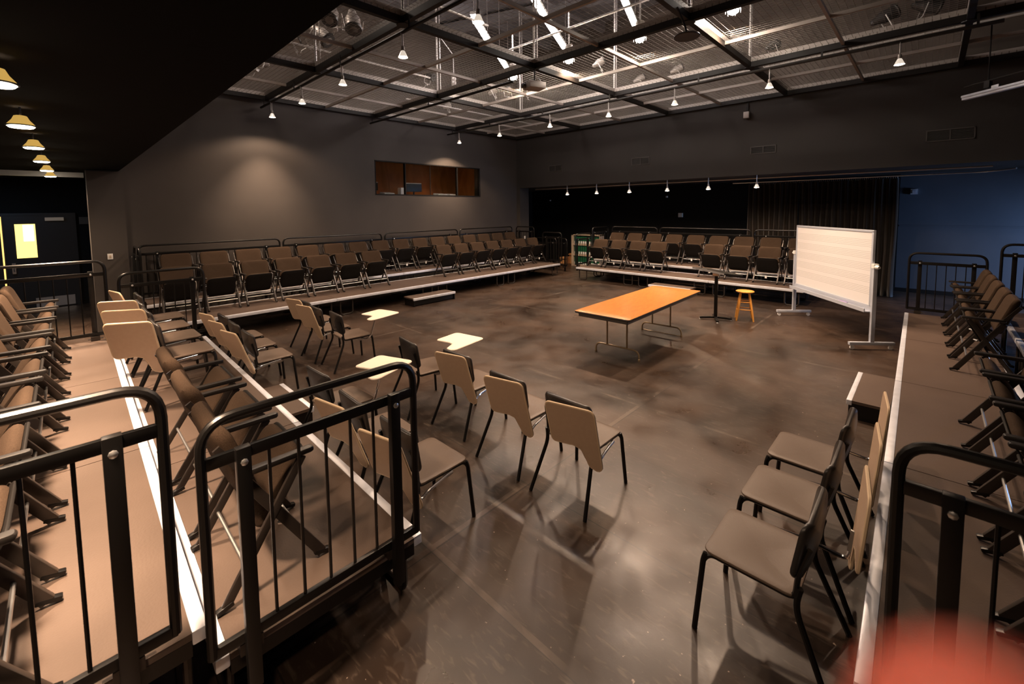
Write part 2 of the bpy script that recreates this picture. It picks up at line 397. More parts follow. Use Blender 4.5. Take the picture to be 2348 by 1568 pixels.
# ------------------------------------------------------------ the room
GZ = 5.0           # underside of the wire grid
YW, XW = 11.6, 12.3
HZ = 3.11          # ceiling height under the soffits
def build_room():
    f = MB().bb(-5, 16.5, -7, 17, -.1, 0); struct(f.build('floor', 'floor', smooth=False))
    # left wall with the control booth opening
    w = MB(); x0, x1, z0, z1 = 6.34, 10.40, 2.76, 3.76
    w.bb(.36, x0, YW, YW + .3, 0, GZ + .02).bb(x1, 12.9, YW, YW + .3, 0, GZ + .02).bb(x0, x1, YW, YW + .3, 0, z0).bb(x0, x1, YW, YW + .3, z1, GZ + .02)
    w.bb(.36, .88, YW - .12, YW, 0, HZ)
    struct(w.build('wall_left', 'wall', smooth=False))
    # right wall: header over the recess, and the short pier at the corner
    w = MB(); w.bb(XW, XW + .5, -6.5, YW, HZ, GZ + .02); w.bb(XW, XW + .5, 11.42, YW, 0, HZ)
    struct(w.build('wall_right', 'wall_far', smooth=False))
    # walls above the grid
    w = MB(); w.bb(-4, 12.9, YW + .05, YW + .3, GZ + .02, 9.2); struct(w.build('wall_left_upper', 'upper', smooth=False))
    w = MB(); w.bb(XW + .05, XW + .5, -6.5, YW + .05, GZ + .02, 9.2); struct(w.build('wall_right_upper', 'upper', smooth=False))
    # recess behind the header
    w = MB(); w.bb(15.5, 15.7, -6.5, .62, 0, HZ + .1); struct(w.build('wall_recess_back', 'wall_blue', smooth=False))
    w = MB(); w.bb(15.5, 15.7, .62, 14, 0, HZ + .1); struct(w.build('wall_recess_black', 'black', smooth=False))
    w = MB(); w.bb(12.8, 15.7, 13.6, 13.8, 0, HZ + .1); struct(w.build('wall_recess_left', 'black', smooth=False))
    w = MB(); w.bb(12.8, 15.7, -6.5, 14, HZ + .01, HZ + .15); struct(w.build('ceiling_recess', 'wall_far', smooth=False))
    b = MB().bb(15.46, 15.5, -6.5, 4.0, 0, .1); struct(b.build('baseboard_recess', 'black', smooth=False))
    b = MB().bb(15.475, 15.5, -1.7, .6, 1.745, 1.775); struct(b.build('trim_1', 'wall_blue', smooth=False))
    # low black ceiling at the left, over the side seats and the doors
    w = MB(); w.bb(-5, .84, -7, 16, 3.14, 3.3); struct(w.build('ceiling_low', 'soffit', smooth=False))
    w = MB(); w.bb(.70, .84, -7, YW, 3.3, GZ + .5); struct(w.build('wall_soffit', 'soffit', smooth=False))
    # vestibule and the off-frame sides
    w = MB(); w.bb(-5, .9, 15.6, 15.8, 0, 3.2); struct(w.build('wall_vestibule_back', 'black', smooth=False))
    w = MB(); w.bb(.52, .64, YW + .3, 15.6, 0, 3.2); struct(w.build('wall_vestibule_right', 'black', smooth=False))
    w = MB(); w.bb(-5.1, -5, -7, 15.8, 0, 9.2); struct(w.build('wall_side', 'black', smooth=False))
    w = MB(); w.bb(-5, 16, -7.1, -7, 0, 9.2); struct(w.build('wall_near', 'black', smooth=False))
    c = MB().bb(-5, 12.9, -7, YW + .3, 8.2, 8.4)
    for k in range(8): c.bb(-5, 12.9, -5.5 + k * 2.2, -5.38 + k * 2.2, 7.9, 8.2)
    for k in range(4): c.box((3.2 + k * 2.6, 5, 7.95), (.25, 16, .25), Matrix.Rotation(.35, 4, 'Z'))
    struct(c.build('ceiling', 'roof', smooth=False))
    b = MB().bb(-1.2, .36, 12.55, 12.62, 3.04, 3.14); struct(b.build('trim_2', 'steel', smooth=False))
    # control booth behind the opening
    b = MB().bb(5.9, 10.9, 13.4, 13.5, 2.0, 4.4).bb(5.9, 6.0, YW + .3, 13.4, 2.0, 4.4).bb(10.8, 10.9, YW + .3, 13.4, 2.0, 4.4)
    struct(b.build('wall_booth', 'booth_wood', smooth=False))
    b = MB().bb(5.9, 10.9, YW + .3, 13.5, 4.4, 4.5); struct(b.build('ceiling_booth', 'black', smooth=False))
    wdw = MB(); t = .03
    for z in (z0, z1 - t): wdw.bb(x0, x1, YW - .01, YW + .09, z, z + t)
    for x in (x0, 7.34, 9.36, x1 - t): wdw.bb(x, x + t, YW - .01, YW + .09, z0, z1)
    wdw.bb(8.28, 8.29, YW + .02, YW + .04, z0, z1)
    wo = struct(wdw.build('window_1', 'black', smooth=False))
    for a, b_ in ((x0 + t, 7.34), (7.37, 8.28), (8.29, 9.36), (9.39, x1 - t)):
        MB().bb(a, b_, YW + .026, YW + .034, z0 + t, z1 - t).build('pane', 'glass', wo, smooth=False)
    cnt = MB().bb(6.35, 10.39, YW + .3, 12.3, 2.74, 2.78)
    tag(cnt.build('booth_counter', 'paper', smooth=False), 'long pale counter just inside the control booth window', 'counter')
    # daylight window beyond the right edge of the picture, lighting the recess
    w = struct(MB().bb(13.3, 13.42, -3.62, -3.52, .9, 2.1).bb(15.2, 15.32, -3.62, -3.52, .9, 2.1).bb(13.3, 15.32, -3.62, -3.52, 2.1, 2.2).bb(13.3, 15.32, -3.62, -3.52, .8, .9).build('window_2', 'black', smooth=False))
    e = MB().bb(12.8, 13.3, -3.7, -3.6, 0, HZ).bb(15.32, 15.5, -3.7, -3.6, 0, HZ).bb(13.3, 15.32, -3.7, -3.6, 2.15, HZ).bb(13.3, 15.32, -3.7, -3.6, 0, .8)
    struct(e.build('wall_recess_baffle', 'black', smooth=False))  # unseen wall and low opening added to dim the upper recess wall
    new_light('AREA', 'daylight', (14.2, -4.7, 1.95), 170, (.38, .58, 1.0), w, target=(14.9, 3, 1.1), size=1.4, size_y=1.3)
build_room()

def build_doors():
    d = MB(); y = 15.6
    for x0, x1 in ((-1.02, -.96), (.16, .24), (-2.1, -2.04)): d.bb(x0, x1, y - .06, y, 0, 2.27)
    d.bb(-2.1, .24, y - .06, y, 2.27, 2.33)
    fr = struct(d.build('trim_3', 'door_blue', smooth=False))
    d1 = MB().bb(-.96, .16, y - .045, y - .005, .01, 2.27); d1 = struct(d1.build('door_1', 'door_blue', smooth=False))
    MB().bb(-.79, -.46, y - .055, y - .045, 1.26, 2.07).build('lit_window', 'yellow_glass', d1, smooth=False)
    MB().bb(-.66, -.49, y - .062, y - .056, 1.66, 2.05).build('pale_notice', 'pale_glass', d1, smooth=False)
    MB().bb(-.55, .12, y - .055, y - .045, .03, .27).build('kick_plate', 'kick', d1, smooth=False)
    MB().bb(-.29, .03, y - .12, y - .046, 2.14, 2.22).build('door_closer', 'steel', d1, smooth=False)
    MB().tube([(-.85, y - .09, .95), (-.85, y - .09, 1.1), (-.2, y - .09, 1.1), (.05, y - .09, 1.1)], .014).bb(-.88, -.82, y - .10, y - .045, .9, 1.15).build('push_bar', 'steel', d1)
    d2 = MB().bb(-2.04, -1.02, y - .045, y - .005, .01, 2.27); d2 = struct(d2.build('door_2', 'door_blue', smooth=False))
    MB().bb(-1.9, -1.2, y - .055, y - .045, .03, .27).build('kick_plate', 'kick', d2, smooth=False)
    MB().bb(-1.012, -.985, y - .075, y - .061, .05, 2.25).build('lit_gap', 'crack', fr, smooth=False)
    s = MB().bb(.30, .47, 15.56, 15.6, 2.04, 2.22); tag(s.build('door_sign', 'vent_trim', smooth=False, bevel=0), 'small dark square plate on the black wall right of the doors', 'sign')
    s = MB().bb(.57, .65, YW - .14, YW - .12, 1.41, 1.52); s = tag(s.build('light_switch', 'white', bevel=.003), 'small white switch plate on the grey pier by the doors', 'light switch')
    MB().box((.61, YW - .145, 1.465), (.025, .012, .05)).build('toggle', 'beige', s, smooth=False)
    for (yy, z, s_, lab, mt) in ((6.49, 2.03, .15, 'pale square plate on the black recess wall above the far seats', 'white'), (7.01, 2.70, .06, 'tiny white fitting high on the black recess wall', 'white'),
                         (12.49, 2.68, .05, 'tiny white fitting at the far left end of the recess wall', 'white'), (.34, 2.65, .14, 'small square box on the blue-lit wall right of the curtain', 'silver')):
        o = MB().box((15.47, yy, z), (.05, s_, s_)).box((15.44, yy, z), (.02, s_ * .5, s_ * .6)); tag(o.build('wall_plate', mt, smooth=False), lab, 'wall plate')
o = MB().box((12.53, 11.405, 1.20), (.07, .02, .11)).build('light_switch', 'white', smooth=False); tag(o, 'small white switch plate on the pier in the far corner', 'light switch')
build_doors()
new_light('AREA', 'vestibule_fill', (-1.4, 13.6, 3.05), 9, (.5, .72, 1.0), None, size=.8)  # added fill light, no fixture in the vestibule
bpy.data.objects['vestibule_fill'].parent = bpy.data.objects['ceiling_low']

# vents on the right header
for k, (ya, yb, za, zb, lab) in enumerate(((9.98, 9.41, 3.63, 3.85, 'small dark air vent on the header wall, nearest the far corner'), (6.71, 6.12, 3.61, 3.83, 'dark air vent on the header wall, second from the far corner'),
        (3.38, 2.81, 3.63, 3.82, 'dark two-part air vent on the header wall above the curtain end'), (.14, -.55, 3.57, 3.80, 'wide dark air vent at the right end of the header wall'))):
    t = thing('air_vent', (XW, (ya + yb) / 2, (za + zb) / 2), 0, lab, 'vent', 'air vents on the header wall')
    w, h = abs(ya - yb), zb - za
    m = MB(); m.bb(-.02, 0, -w / 2, w / 2, -h / 2, -h / 2 + .018).bb(-.02, 0, -w / 2, w / 2, h / 2 - .018, h / 2)
    for y in (-w / 2, -.01, w / 2 - .018): m.bb(-.02, 0, y, y + .018, -h / 2, h / 2)
    m.build('frame', 'vent_trim', t, smooth=False)
    g = MB()
    for i in range(9): g.box((-.008, 0, -h / 2 + .025 + i * (h - .05) / 8), (.012, w - .03, .006), Matrix.Rotation(.6, 4, 'Y'))
    g.bb(-.004, -.001, -w / 2 + .01, w / 2 - .01, -h / 2 + .01, h / 2 - .01)
    g.build('louvre', 'vent', t, smooth=False)
t = thing('wall_speaker', (XW, 3.47, 4.62), 0, 'small grey box hanging on a bracket high on the header wall', 'speaker')
MB().box((-.09, 0, 0), (.11, .13, .16)).build('body', 'fixture', t, bevel=.008); MB().bar((-.02, 0, .36), (-.06, 0, .05), .04, .02).build('bracket', 'beam', t)

# ------------------------------------------------------------ lighting grid, pipes, fixtures above
XB = (.75, 3.55, 6.40, 9.30, 12.22); YB = (-3.2, -.29, 2.62, 5.55, 8.60, 11.55)
XT = (2.25, 4.97, 7.83, 10.72); YT = (-1.7, 1.18, 4.12, 7.05, 10.1)
def build_grid():
    t = thing('lighting_grid', (6.4, 5.55, GZ), 0, 'black steel beam grid with wire mesh hung over the whole room', 'ceiling grid')
    def P(m, name, mat): o = m.build(name, mat, t, smooth=False); o.matrix_parent_inverse = Matrix.Translation((-6.4, -5.55, -GZ)); return o
    y0, y1 = -6.5, 11.58; x0, x1 = .86, 12.28
    for x in XB[1:]:
        P(MB().bb(x - .038, x + .038, y0, y1, GZ - .05, GZ + .05), 'main_beam', 'beam')
        P(MB().bb(x - .038, x - .030, y0, y1, GZ + .05, GZ + .13).bb(x + .030, x + .038, y0, y1, GZ + .05, GZ + .13), 'slotted_strip', 'strip')
    for y in YB[1:]:
        P(MB().bb(x0, x1, y - .038, y + .038, GZ - .048, GZ + .048), 'main_beam', 'beam')
        P(MB().bb(x0, x1, y - .038, y - .030, GZ + .05, GZ + .13).bb(x0, x1, y + .030, y + .038, GZ + .05, GZ + .13), 'slotted_strip', 'strip')
    for x in XT: P(MB().bb(x - .020, x + .020, y0, y1, GZ - .01, GZ + .045), 'cross_bar', 'bar')
    for y in YT[1:]: P(MB().bb(x0, x1, y - .020, y + .020, GZ - .012, GZ + .04), 'cross_bar', 'bar')
    # joint plates
    for x in XB[1:4]:
        for y in YB[1:5]:
            P(MB().prism([(x + a * .09, y + b * .035) for a, b in ((-1, -1), (-.4, -2.6), (.4, -2.6), (1, -1), (1, 1), (.4, 2.6), (-.4, 2.6), (-1, 1))], GZ - .062, GZ - .05), 'joint_plate', 'beam')
            P(MB().tube([(x, y, GZ + .1), (x, y, 8.0)], .022, 6).tube([(x + .09, y, GZ + .1), (x + .09, y, 8.0)], .012, 5), 'hanger_rod', 'rod')
    # woven wire mesh, one part per bay
    xs = (x0,) + XB[1:4] + (x1,); ys = (y0,) + YB[1:5] + (y1,); r = .0016; s = .085
    for i in range(len(xs) - 1):
        for j in range(len(ys) - 1):
            if xs[i] < 2 and ys[j] < 2: continue
            if ys[j] < -2: continue
            m = MB(); a, b, c, d = xs[i] + .06, xs[i + 1] - .06, ys[j] + .06, ys[j + 1] - .06
            x = a
            while x < b: m.bb(x - r, x + r, c, d, GZ + .060 - r, GZ + .060 + r); x += s
            y = c
            while y < d: m.bb(a, b, y - r, y + r, GZ + .064 - r, GZ + .064 + r); y += s
            P(m, 'wire_mesh', 'wire')
build_grid()

def pipe(name, p0, p1, r, label, mat='beam', hooks=True):
    t = thing(name, p0, 0, label, 'pipe'); d = Vector(p1) - Vector(p0)
    MB().tube([(0, 0, 0), d], r, 10).build('pipe_tube', mat, t)
    if hooks:
        n = max(2, int(d.length / 1.9))
        for k in range(n + 1):
            q = d * (k / n if 0 < k < n else (.02 if k == 0 else .98))
            MB().bar(q, q + Vector((0, 0, .17)), .03, .012).build('hanger_strap', 'beam', t, smooth=False)
    return t
PZ = 4.76
pipe('lighting_pipe', (3.42, 1.0, PZ), (3.42, 11.5, PZ), .026, 'long black pipe carrying the leftmost row of hanging lamps')
pipe('lighting_pipe', (6.2, 5.9, PZ), (6.2, 11.5, PZ), .026, 'black pipe under the grid running from the projector to the left wall')
pipe('lighting_pipe', (8.93, -.6, PZ), (8.93, 11.5, PZ), .026, 'long black pipe carrying the farther row of hanging lamps')
for (p0, p1, lab) in (((7.36, 1.6, 5.95), (7.36, 7.6, 5.95), 'pale catwalk pipe just above the wire mesh, upper of the two'), ((7.6, 1.6, 5.55), (7.6, 7.2, 5.55), 'pale catwalk pipe just above the wire mesh, lower of the two'),
                      ((10.9, -1, 5.35), (10.9, 10.5, 5.35), 'thin pale pipe above the mesh near the header wall'),
                      ((1.2, 8.75, 5.45), (6.3, 8.75, 5.45), 'thin pale pipe above the mesh near the low black ceiling'), ((1.2, 6.6, 6.0), (6.2, 6.6, 6.0), 'pale conduit crossing high above the left bays'),
                      ((6.6, 10.3, 5.3), (12, 10.3, 5.3), 'thin pale pipe above the mesh near the far corner')):
    pipe('catwalk_pipe', p0, p1, .022, lab, 'rod', False)

# pendant lamps
def make_pendant(glow='bulb', big=1.0):
    t = thing('pendant_lamp')
    t['category'] = 'lamp'
    MB().tube([(0, 0, .42), (0, 0, .17)], .012, 6).tube([(-.03, 0, .42), (-.03, 0, .2), (.0, 0, .17)], .006, 5).build('stem', 'rod', t)
    MB().lathe([(.012, .20), (.030, .19), (.034, .13), (.028, .11)], 12).build('socket', 'fixture', t)
    n = 18; prof = [(.028, .115), (.040, .10), (.062, .05), (.080, .012), (.084, .0)]
    vs = []; fs = []
    for r, z in prof:
        for k in range(n): vs.append((r * math.cos(2 * PI * k / n), r * math.sin(2 * PI * k / n), z))
    for i in range(len(prof) - 1):
        for k in range(n): fs.append((i * n + k, i * n + (k + 1) % n, (i + 1) * n + (k + 1) % n, (i + 1) * n + k))
    MB().add(vs, fs).build('shade', 'reflector', t)
    MB().lathe([(.004, .10), (.03, .09), (.055, .035), (.066, .006), (.05, -.004), (.005, -.008)], 16).build('bulb', glow, t)
    new_light('SPOT', 'bulb_light', (0, 0, -.02), E_MAIN, WARM, t, target=(0, 0, -3), size=.045, spot=146, blend=.35)
    new_light('SPOT', 'bulb_core', (0, 0, -.025), E_MAIN * 2.0, WARM, t, target=(0, 0, -3), size=.045, spot=82, blend=1.0)
    return t
NUMW = ['nearest', 'second nearest', 'third nearest', 'fourth nearest', 'fifth nearest', 'sixth nearest', 'farthest']
pend = make_pendant(); first = True
def put_lamp(src, loc, label, group, energy=None, tilt=None):
    global first
    if first: src.location = loc; src['label'] = label; src['group'] = group; o = src; first = False
    else: o = dup(src, loc, 0, label, group)
    o.scale = (.78, .78, .78)
    if energy is not None:
        for c in o.children:
            if c.type == 'LIGHT': c.data = c.data.copy(); c.data.energy = energy * (2.0 if c.name.startswith('bulb_core') else 1.0)
    return o
for k, y in enumerate((.6, 2.1, 3.8, 5.37, 7.23, 9.01, 10.76)):
    if k == 0: continue
    put_lamp(pend, (3.42, y, 4.42), 'white pendant lamp, %s of the row along the left pipe' % NUMW[k], 'pendant lamps on the left pipe', E_NEAR)
for k, y in enumerate((.44, 2.18, 3.91, 5.47, 7.21, 9.08, 10.91)):
    put_lamp(pend, (8.93, y, 4.42), 'white pendant lamp, %s of the row along the farther pipe' % NUMW[k], 'pendant lamps on the farther pipe')
for k, y in enumerate((3.25, 4.45, 5.62, 6.85, 8.05, 9.26)):
    put_lamp(pend, (12.42, y, 2.79), 'tiny pendant lamp under the header, %s from the curtain end' % ORD[k], 'small pendant lamps under the header', E_LOW)
for o in list(bpy.data.objects):
    if o.name.startswith('pendant_lamp') and 10.5 < o.location.y < 11.2:
        near = o.location.x < 5
        for c in o.children:
            if c.type != 'LIGHT': continue
            c.data = c.data.copy()
            if c.name.startswith('bulb_core'):
                c.data.energy = 400 if near else 200; c.data.spot_size = math.radians(74)
                c.rotation_euler = Vector((0, .23, -1)).to_track_quat('-Z', 'Y').to_euler()
            else: c.data.energy = 95 if near else 170; c.data.spot_size = math.radians(146 if near else 128)
# bright work lamps above the mesh
def make_worklamp():
    t = thing('work_lamp'); t['category'] = 'lamp'
    MB().tube([(0, 0, .62), (0, 0, .16)], .012, 6).build('stem', 'rod', t)
    MB().lathe([(.02, .2), (.05, .19), (.055, .10), (.05, .09)], 14).build('socket', 'fixture', t)
    MB().lathe([(.02, .12), (.05, .09), (.062, .04), (.05, -.02), (.01, -.045)], 16).build('bulb', 'bulb_hot', t)
    m = MB()
    for k in range(6): m.tube([(.07 * math.cos(k * PI / 3), .07 * math.sin(k * PI / 3), z) for z in (.12, -.03)], .003, 4)
    m.build('wire_cage', 'rod', t)
    new_light('POINT', 'bulb_light', (0, 0, -.12), E_THIRD, (1, .76, .56), t, size=.06)
    new_light('SPOT', 'bulb_core', (0, 0, -.10), E_KEY, (1, .68, .45), t, target=(0, 0, -3), size=.06, spot=130, blend=.8)
    return t
wl = make_worklamp()
for k, y in enumerate((2.35, 3.92, 5.50, 7.10)):
    lab = 'bright bare work lamp above the mesh, %s of four in a row' % ('nearest', 'second nearest', 'third nearest', 'farthest')[k]
    if k == 0: wl.location = (7.44, y, 5.35); wl.scale = (1.55,) * 3; wl['label'] = lab; wl['group'] = 'work lamps above the mesh'  # scaled up so the bulb's size takes in its halo of light
    else: dup(wl, (7.44, y, 5.35), 0, lab, 'work lamps above the mesh')
# golden pendants under the low ceiling
def make_gold():
    t = thing('glass_pendant'); t['category'] = 'lamp'
    MB().tube([(0, 0, .3), (0, 0, .13)], .012, 6).build('stem', 'black_metal', t)
    n = 24; prof = [(.04, .135), (.055, .13), (.075, .085), (.118, .028), (.122, .022)]
    vs = []; fs = []
    for r, z in prof:
        for k in range(n): vs.append((r * math.cos(2 * PI * k / n), r * math.sin(2 * PI * k / n), z))
    for i in range(len(prof) - 1):
        for k in range(n): fs.append((i * n + k, i * n + (k + 1) % n, (i + 1) * n + (k + 1) % n, (i + 1) * n + k))
    MB().add(vs, fs).build('shade', 'gold_shade', t)
    MB().lathe([(.118, .024), (.13, .022), (.13, .012), (.118, .008)], 24).build('rim', 'black_metal', t)
    MB().lathe([(.05, .03), (.10, .02), (.116, .008), (.10, -.008), (.01, -.016)], 20).build('diffuser', 'bulb', t)
    new_light('SPOT', 'bulb_light', (0, 0, -.05), E_LEFT, WARM, t, target=(0, 0, -3), size=.09, spot=150, blend=.8)
    new_light('SPOT', 'bulb_core', (0, 0, -.05), E_LEFT * 10, WARM, t, target=(-.15, 0, -3), size=.09, spot=72, blend=1)
    return t
gl = make_gold()
GY = (.4, 1.97, 3.59, 5.18, 6.76, 8.45, 10.15, 11.66)  # nearest one unseen, added to brighten the near left and the hand
for k, y in enumerate(GY):
    lab = 'golden glass pendant lamp under the low black ceiling, %s from the camera end' % ORD[k]
    gs = .66; loc = (-.24 + .02 * k, y, 2.985)
    if k == 0: gl.location = loc; gl['label'] = lab; gl['group'] = 'golden pendants under the low ceiling'; gl.scale = (gs, gs, gs)
    else: dup(gl, loc, 0, lab, 'golden pendants under the low ceiling')
# fluorescent strips high above the mesh
FL = (((6.32, 7.2), (7.55, 8.03), 'fluorescent strip glowing above the mesh, leftmost one'), ((6.61, 5.75), (7.49, 6.17), 'short fluorescent strip at the top centre of the picture'), ((7.61, 6.23), (9.41, 7.04), 'long fluorescent strip glowing above the mesh near the centre'),
      ((7.86, 4.51), (9.35, 5.03), 'fluorescent strip glowing above the mesh, rightmost one'), ((8.37, 8.51), (9.51, 9.25), 'small fluorescent strip glowing behind the projector'))
for a, b, lab in FL:
    d = Vector((b[0] - a[0], b[1] - a[1], 0)); L = d.length
    t = thing('fluorescent_light', (a[0], a[1], 6.4), math.atan2(d.y, d.x), lab, 'fluorescent light', 'fluorescent strips above the mesh')
    MB().bb(0, L, -.06, .06, .05, .11).build('housing', 'white', t, smooth=False)
    MB().tube([(.04, 0, .0), (L - .04, 0, .0)], .055, 12).build('tube', 'tube', t)  # tube thickened to take in the glow around it
    MB().tube([(.1, 0, .11), (.1, 0, 1.5)], .006, 5).tube([(L - .1, 0, .11), (L - .1, 0, 1.5)], .006, 5).build('hanger', 'rod', t)
new_light('POINT', 'upper_fill', (2.8, 9.2, 7.3), 70, (1, .82, .68), bpy.data.objects['ceiling'], size=.3)  # fill lights added above the grid, without fixtures
new_light('POINT', 'upper_fill', (10.3, 2.5, 7.3), 12, (1, .82, .68), bpy.data.objects['ceiling'], size=.3)

# stage lights on the catwalk
def make_stage(mat):
    t = thing('stage_light'); t['category'] = 'stage light'
    MB().lathe([(.05, -.17), (.085, -.15), (.09, 0), (.06, .06), (.045, .13), (.02, .15)], 12, Matrix.Rotation(PI / 2, 4, 'Y')).build('body', mat, t)
    MB().lathe([(.095, .0), (.105, .02), (.10, .03), (.05, .03)], 12, Matrix.Translation((-.17, 0, 0)) @ Matrix.Rotation(PI / 2, 4, 'Y')).build('front_ring', 'fixture_black', t)
    MB().tube(arc_path([(0, -.12, 0), (0, -.12, -.18), (0, .12, -.18), (0, .12, 0)], .03), .009, 6).build('yoke', 'rod', t)
    MB().box((0, 0, -.2), (.05, .06, .05)).tube([(0, 0, -.2), (.02, .05, -.3), (-.02, .1, -.33)], .006, 5).build('clamp', 'rod', t)
    return t
S1 = make_stage('fixture'); S1['used'] = 0
stage = [((2.46, 9.95, 5.8), 2.4, 'dark stage light beside the edge of the low black ceiling'), ((3.45, 9.51, 5.75), 2.7, 'silver stage light above the mesh near the left wall beam'),
         ((4.14, 8.23, 6.0), 1.2, 'large silver stage light pointing down, right end of the top left cluster'), ((3.98, 8.80, 6.25), .9, 'large silver stage light in the middle of the top left cluster'),
         ((3.78, 8.95, 5.85), 2.2, 'stage light hanging crooked at the left of the top left cluster'), ((3.2, 10.62, 5.6), .4, 'round-faced stage light just above the mesh near the left wall'),
         ((6.69, 9.36, 5.7), 1.9, 'dark stage light above the middle bay by the left wall'), ((8.99, 9.4, 5.75), 2.0, 'pale stage light behind the projector, left one'),
         ((9.35, 9.15, 5.75), 1.2, 'pale stage light behind the projector, right one'), ((9.19, 8.13, 5.6), 2.9, 'silver stage light above the mesh right of the projector'),
         ((10.99, 5.81, 5.75), 2.2, 'pale angled stage light above the mesh, left of the pair over the right seats'), ((11.08, 4.83, 5.8), 2.2, 'pale angled stage light above the mesh, right of the pair over the right seats'),
         ((9.75, 2.98, 5.75), 2.3, 'pale stage light beside the right main beam'), ((10.7, 2.6, 5.7), 2.5, 'dark stage light above the right bays'),
         ((11.5, .85, 6.0), 1.9, 'large dark stage light near the top right, left one'), ((11.7, .25, 6.1), 1.9, 'large dark stage light near the top right, right one'),
         ((8.6, 11.1, 5.55), 2.6, 'white stage light lying above the mesh by the far left wall'), ((9.09, 5.86, 5.75), 2.0, 'stage light clamped to the pale pipe near the centre')]
for k, (loc, rz, lab) in enumerate(stage):
    if k == 0: S1.location = loc; S1.rotation_euler = (0, .45, rz); S1['label'] = lab; S1['group'] = 'stage lights above the grid'
    else:
        o = dup(S1, loc, rz, lab, 'stage lights above the grid'); o.rotation_euler = (0, .45 if k % 3 else -.3, rz)
        if k in (2, 3, 4): o.rotation_euler = (0, -1.1 + .2 * (k - 2), rz); o.scale = (1.6, 1.6, 1.6)
        if k in (14, 15, 5): o.scale = (1.4, 1.4, 1.4)
        if k in (6, 13, 14, 15):
            c = [q for q in o.children if q.name.startswith('body')][0]; c.data = c.data.copy(); c.data.materials[0] = M['fixture_black']
del S1['used']
# electrical boxes with outlets and their conduit
for (x, y, z, lab) in ((2.86, 9.08, 5.6, 'pale electrical outlet box on a strut above the left bays'), (3.40, 7.95, 5.95, 'large grey electrical box at the top left'), (7.29, 9.09, 5.6, 'small outlet box on a strut above the middle bay')):
    t = thing('outlet_box', (x, y, z), .78, lab, 'electrical box', 'electrical boxes above the grid')
    MB().box((0, 0, 0), (.16, .10, .34)).build('box', 'fixture', t, bevel=.006)
    for q in (-.1, 0, .1):
        MB().box((-.085, 0, q), (.01, .05, .04)).build('outlet', 'white', t, smooth=False)
        MB().box((0, -.055, q), (.06, .01, .04)).build('outlet', 'white', t, smooth=False)
    MB().tube(arc_path([(0, 0, .17), (0, 0, .7), (-1.2, .2, .75)], .15), .012, 6).build('conduit', 'rod', t)
# projector under the central grid node
t = thing('projector', (6.35, 5.5, 4.62), -.35, 'white projector hung under the central crossing of the grid', 'projector')
MB().box((0, 0, 0), (.34, .30, .12)).build('body', 'fixture', t, bevel=.015)
MB().lathe([(.05, 0), (.05, .06), (.035, .07)], 14, Matrix.Translation((-.16, .06, 0)) @ Matrix.Rotation(-PI / 2, 4, 'Y')).build('lens', 'fixture_black', t)
MB().tube([(0, 0, .06), (0, 0, .31)], .018, 8).box((0, 0, .07), (.14, .14, .02)).build('mount', 'beam', t)
MB().tube(arc_path([(.17, -.05, .0), (.26, -.05, -.06), (.3, .05, .0), (.2, .06, .1), (.1, .05, .2)], .04), .006, 5).build('cable', 'rod', t)
# dark round disc by the right beam
t = thing('ceiling_fan_disc', (5.99, 2.47, 4.6), .3, 'dark round disc hanging on an arm beside the right main beam', 'ceiling fitting')
MB().lathe([(.02, .03), (.10, .03), (.16, .01), (.17, -.005), (.16, -.015), (.02, -.02)], 26).build('disc', 'fixture_black', t)
MB().tube([(0, 0, .03), (-.05, .02, .12), (-.25, .1, .30)], .014, 6).build('arm', 'beam', t)
# hanging batten, right edge of the picture
t = thing('hanging_batten', (10.15, -.30, 4.0), -2.38, 'long metal batten light hanging on rods at the upper right edge', 'light fixture')
MB().bb(0, 2.4, -.05, .05, 0, .035).bb(0, 2.4, -.035, .035, -.035, 0).build('channel', 'alu', t, bevel=.004)
MB().tube([(0, 0, .17), (2.4, 0, .17)], .016, 8).build('pipe_tube', 'beam', t)
for x in (.35, 1.9):
    MB().tube([(x, 0, .03), (x, 0, 1.0)], .009, 6).box((x, 0, .12), (.08, .05, .1)).build('hanger_rod', 'beam', t)
MB().box((.45, .02, .06), (.1, .05, .05)).build('clamp', 'steel', t)

# curtain on its track
def build_curtain():
    t = thing('stage_curtain', (14.3, 2.3, 0), 0, 'tall black pleated curtain hanging behind the far seats and the whiteboard', 'curtain')
    for name, ya, yb, ph in (('curtain_panel', -1.70, .35, 0), ('curtain_panel', .38, 1.65, 2)):
        vs = []; fs = []; n = int((yb - ya) / .02); zs = [.015 + 2.95 * i / 10 for i in range(11)]
        for i in range(n + 1):
            y = ya + (yb - ya) * i / n
            for j, z in enumerate(zs):
                a = .055 * (1 - .35 * j / 10)
                x = a * math.sin((y + ph) * 2 * PI / .135 + .5 * math.sin(y * 5 + z)) + .02 * math.sin(y * 9 + z * 1.3)
                vs.append((x, y + .01 * math.sin(z * 2 + y * 7), z))
        m = len(zs)
        for i in range(n):
            for j in range(m - 1): fs.append((i * m + j, (i + 1) * m + j, (i + 1) * m + j + 1, i * m + j + 1))
        o = MB().add(vs, fs).build(name, 'curtain', t, ang=80)
        sm = o.modifiers.new('thickness', 'SOLIDIFY'); sm.thickness = .006
    tk = MB().tube(arc_path([(0, 2.1, 3.02), (0, -3.2, 3.02), (-.35, -3.55, 3.05)], .3), .018, 8)
    tk.build('track', 'steel', t)
    h = MB()
    for k in range(78):
        y = -1.68 + k * .0427; h.tube([(0, y, 3.01), (0, y + .006, 2.985), (0, y, 2.95)], .005, 4)
    o = h.build('curtain_hooks', 'rod', t); o['kind'] = 'stuff'
build_curtain()
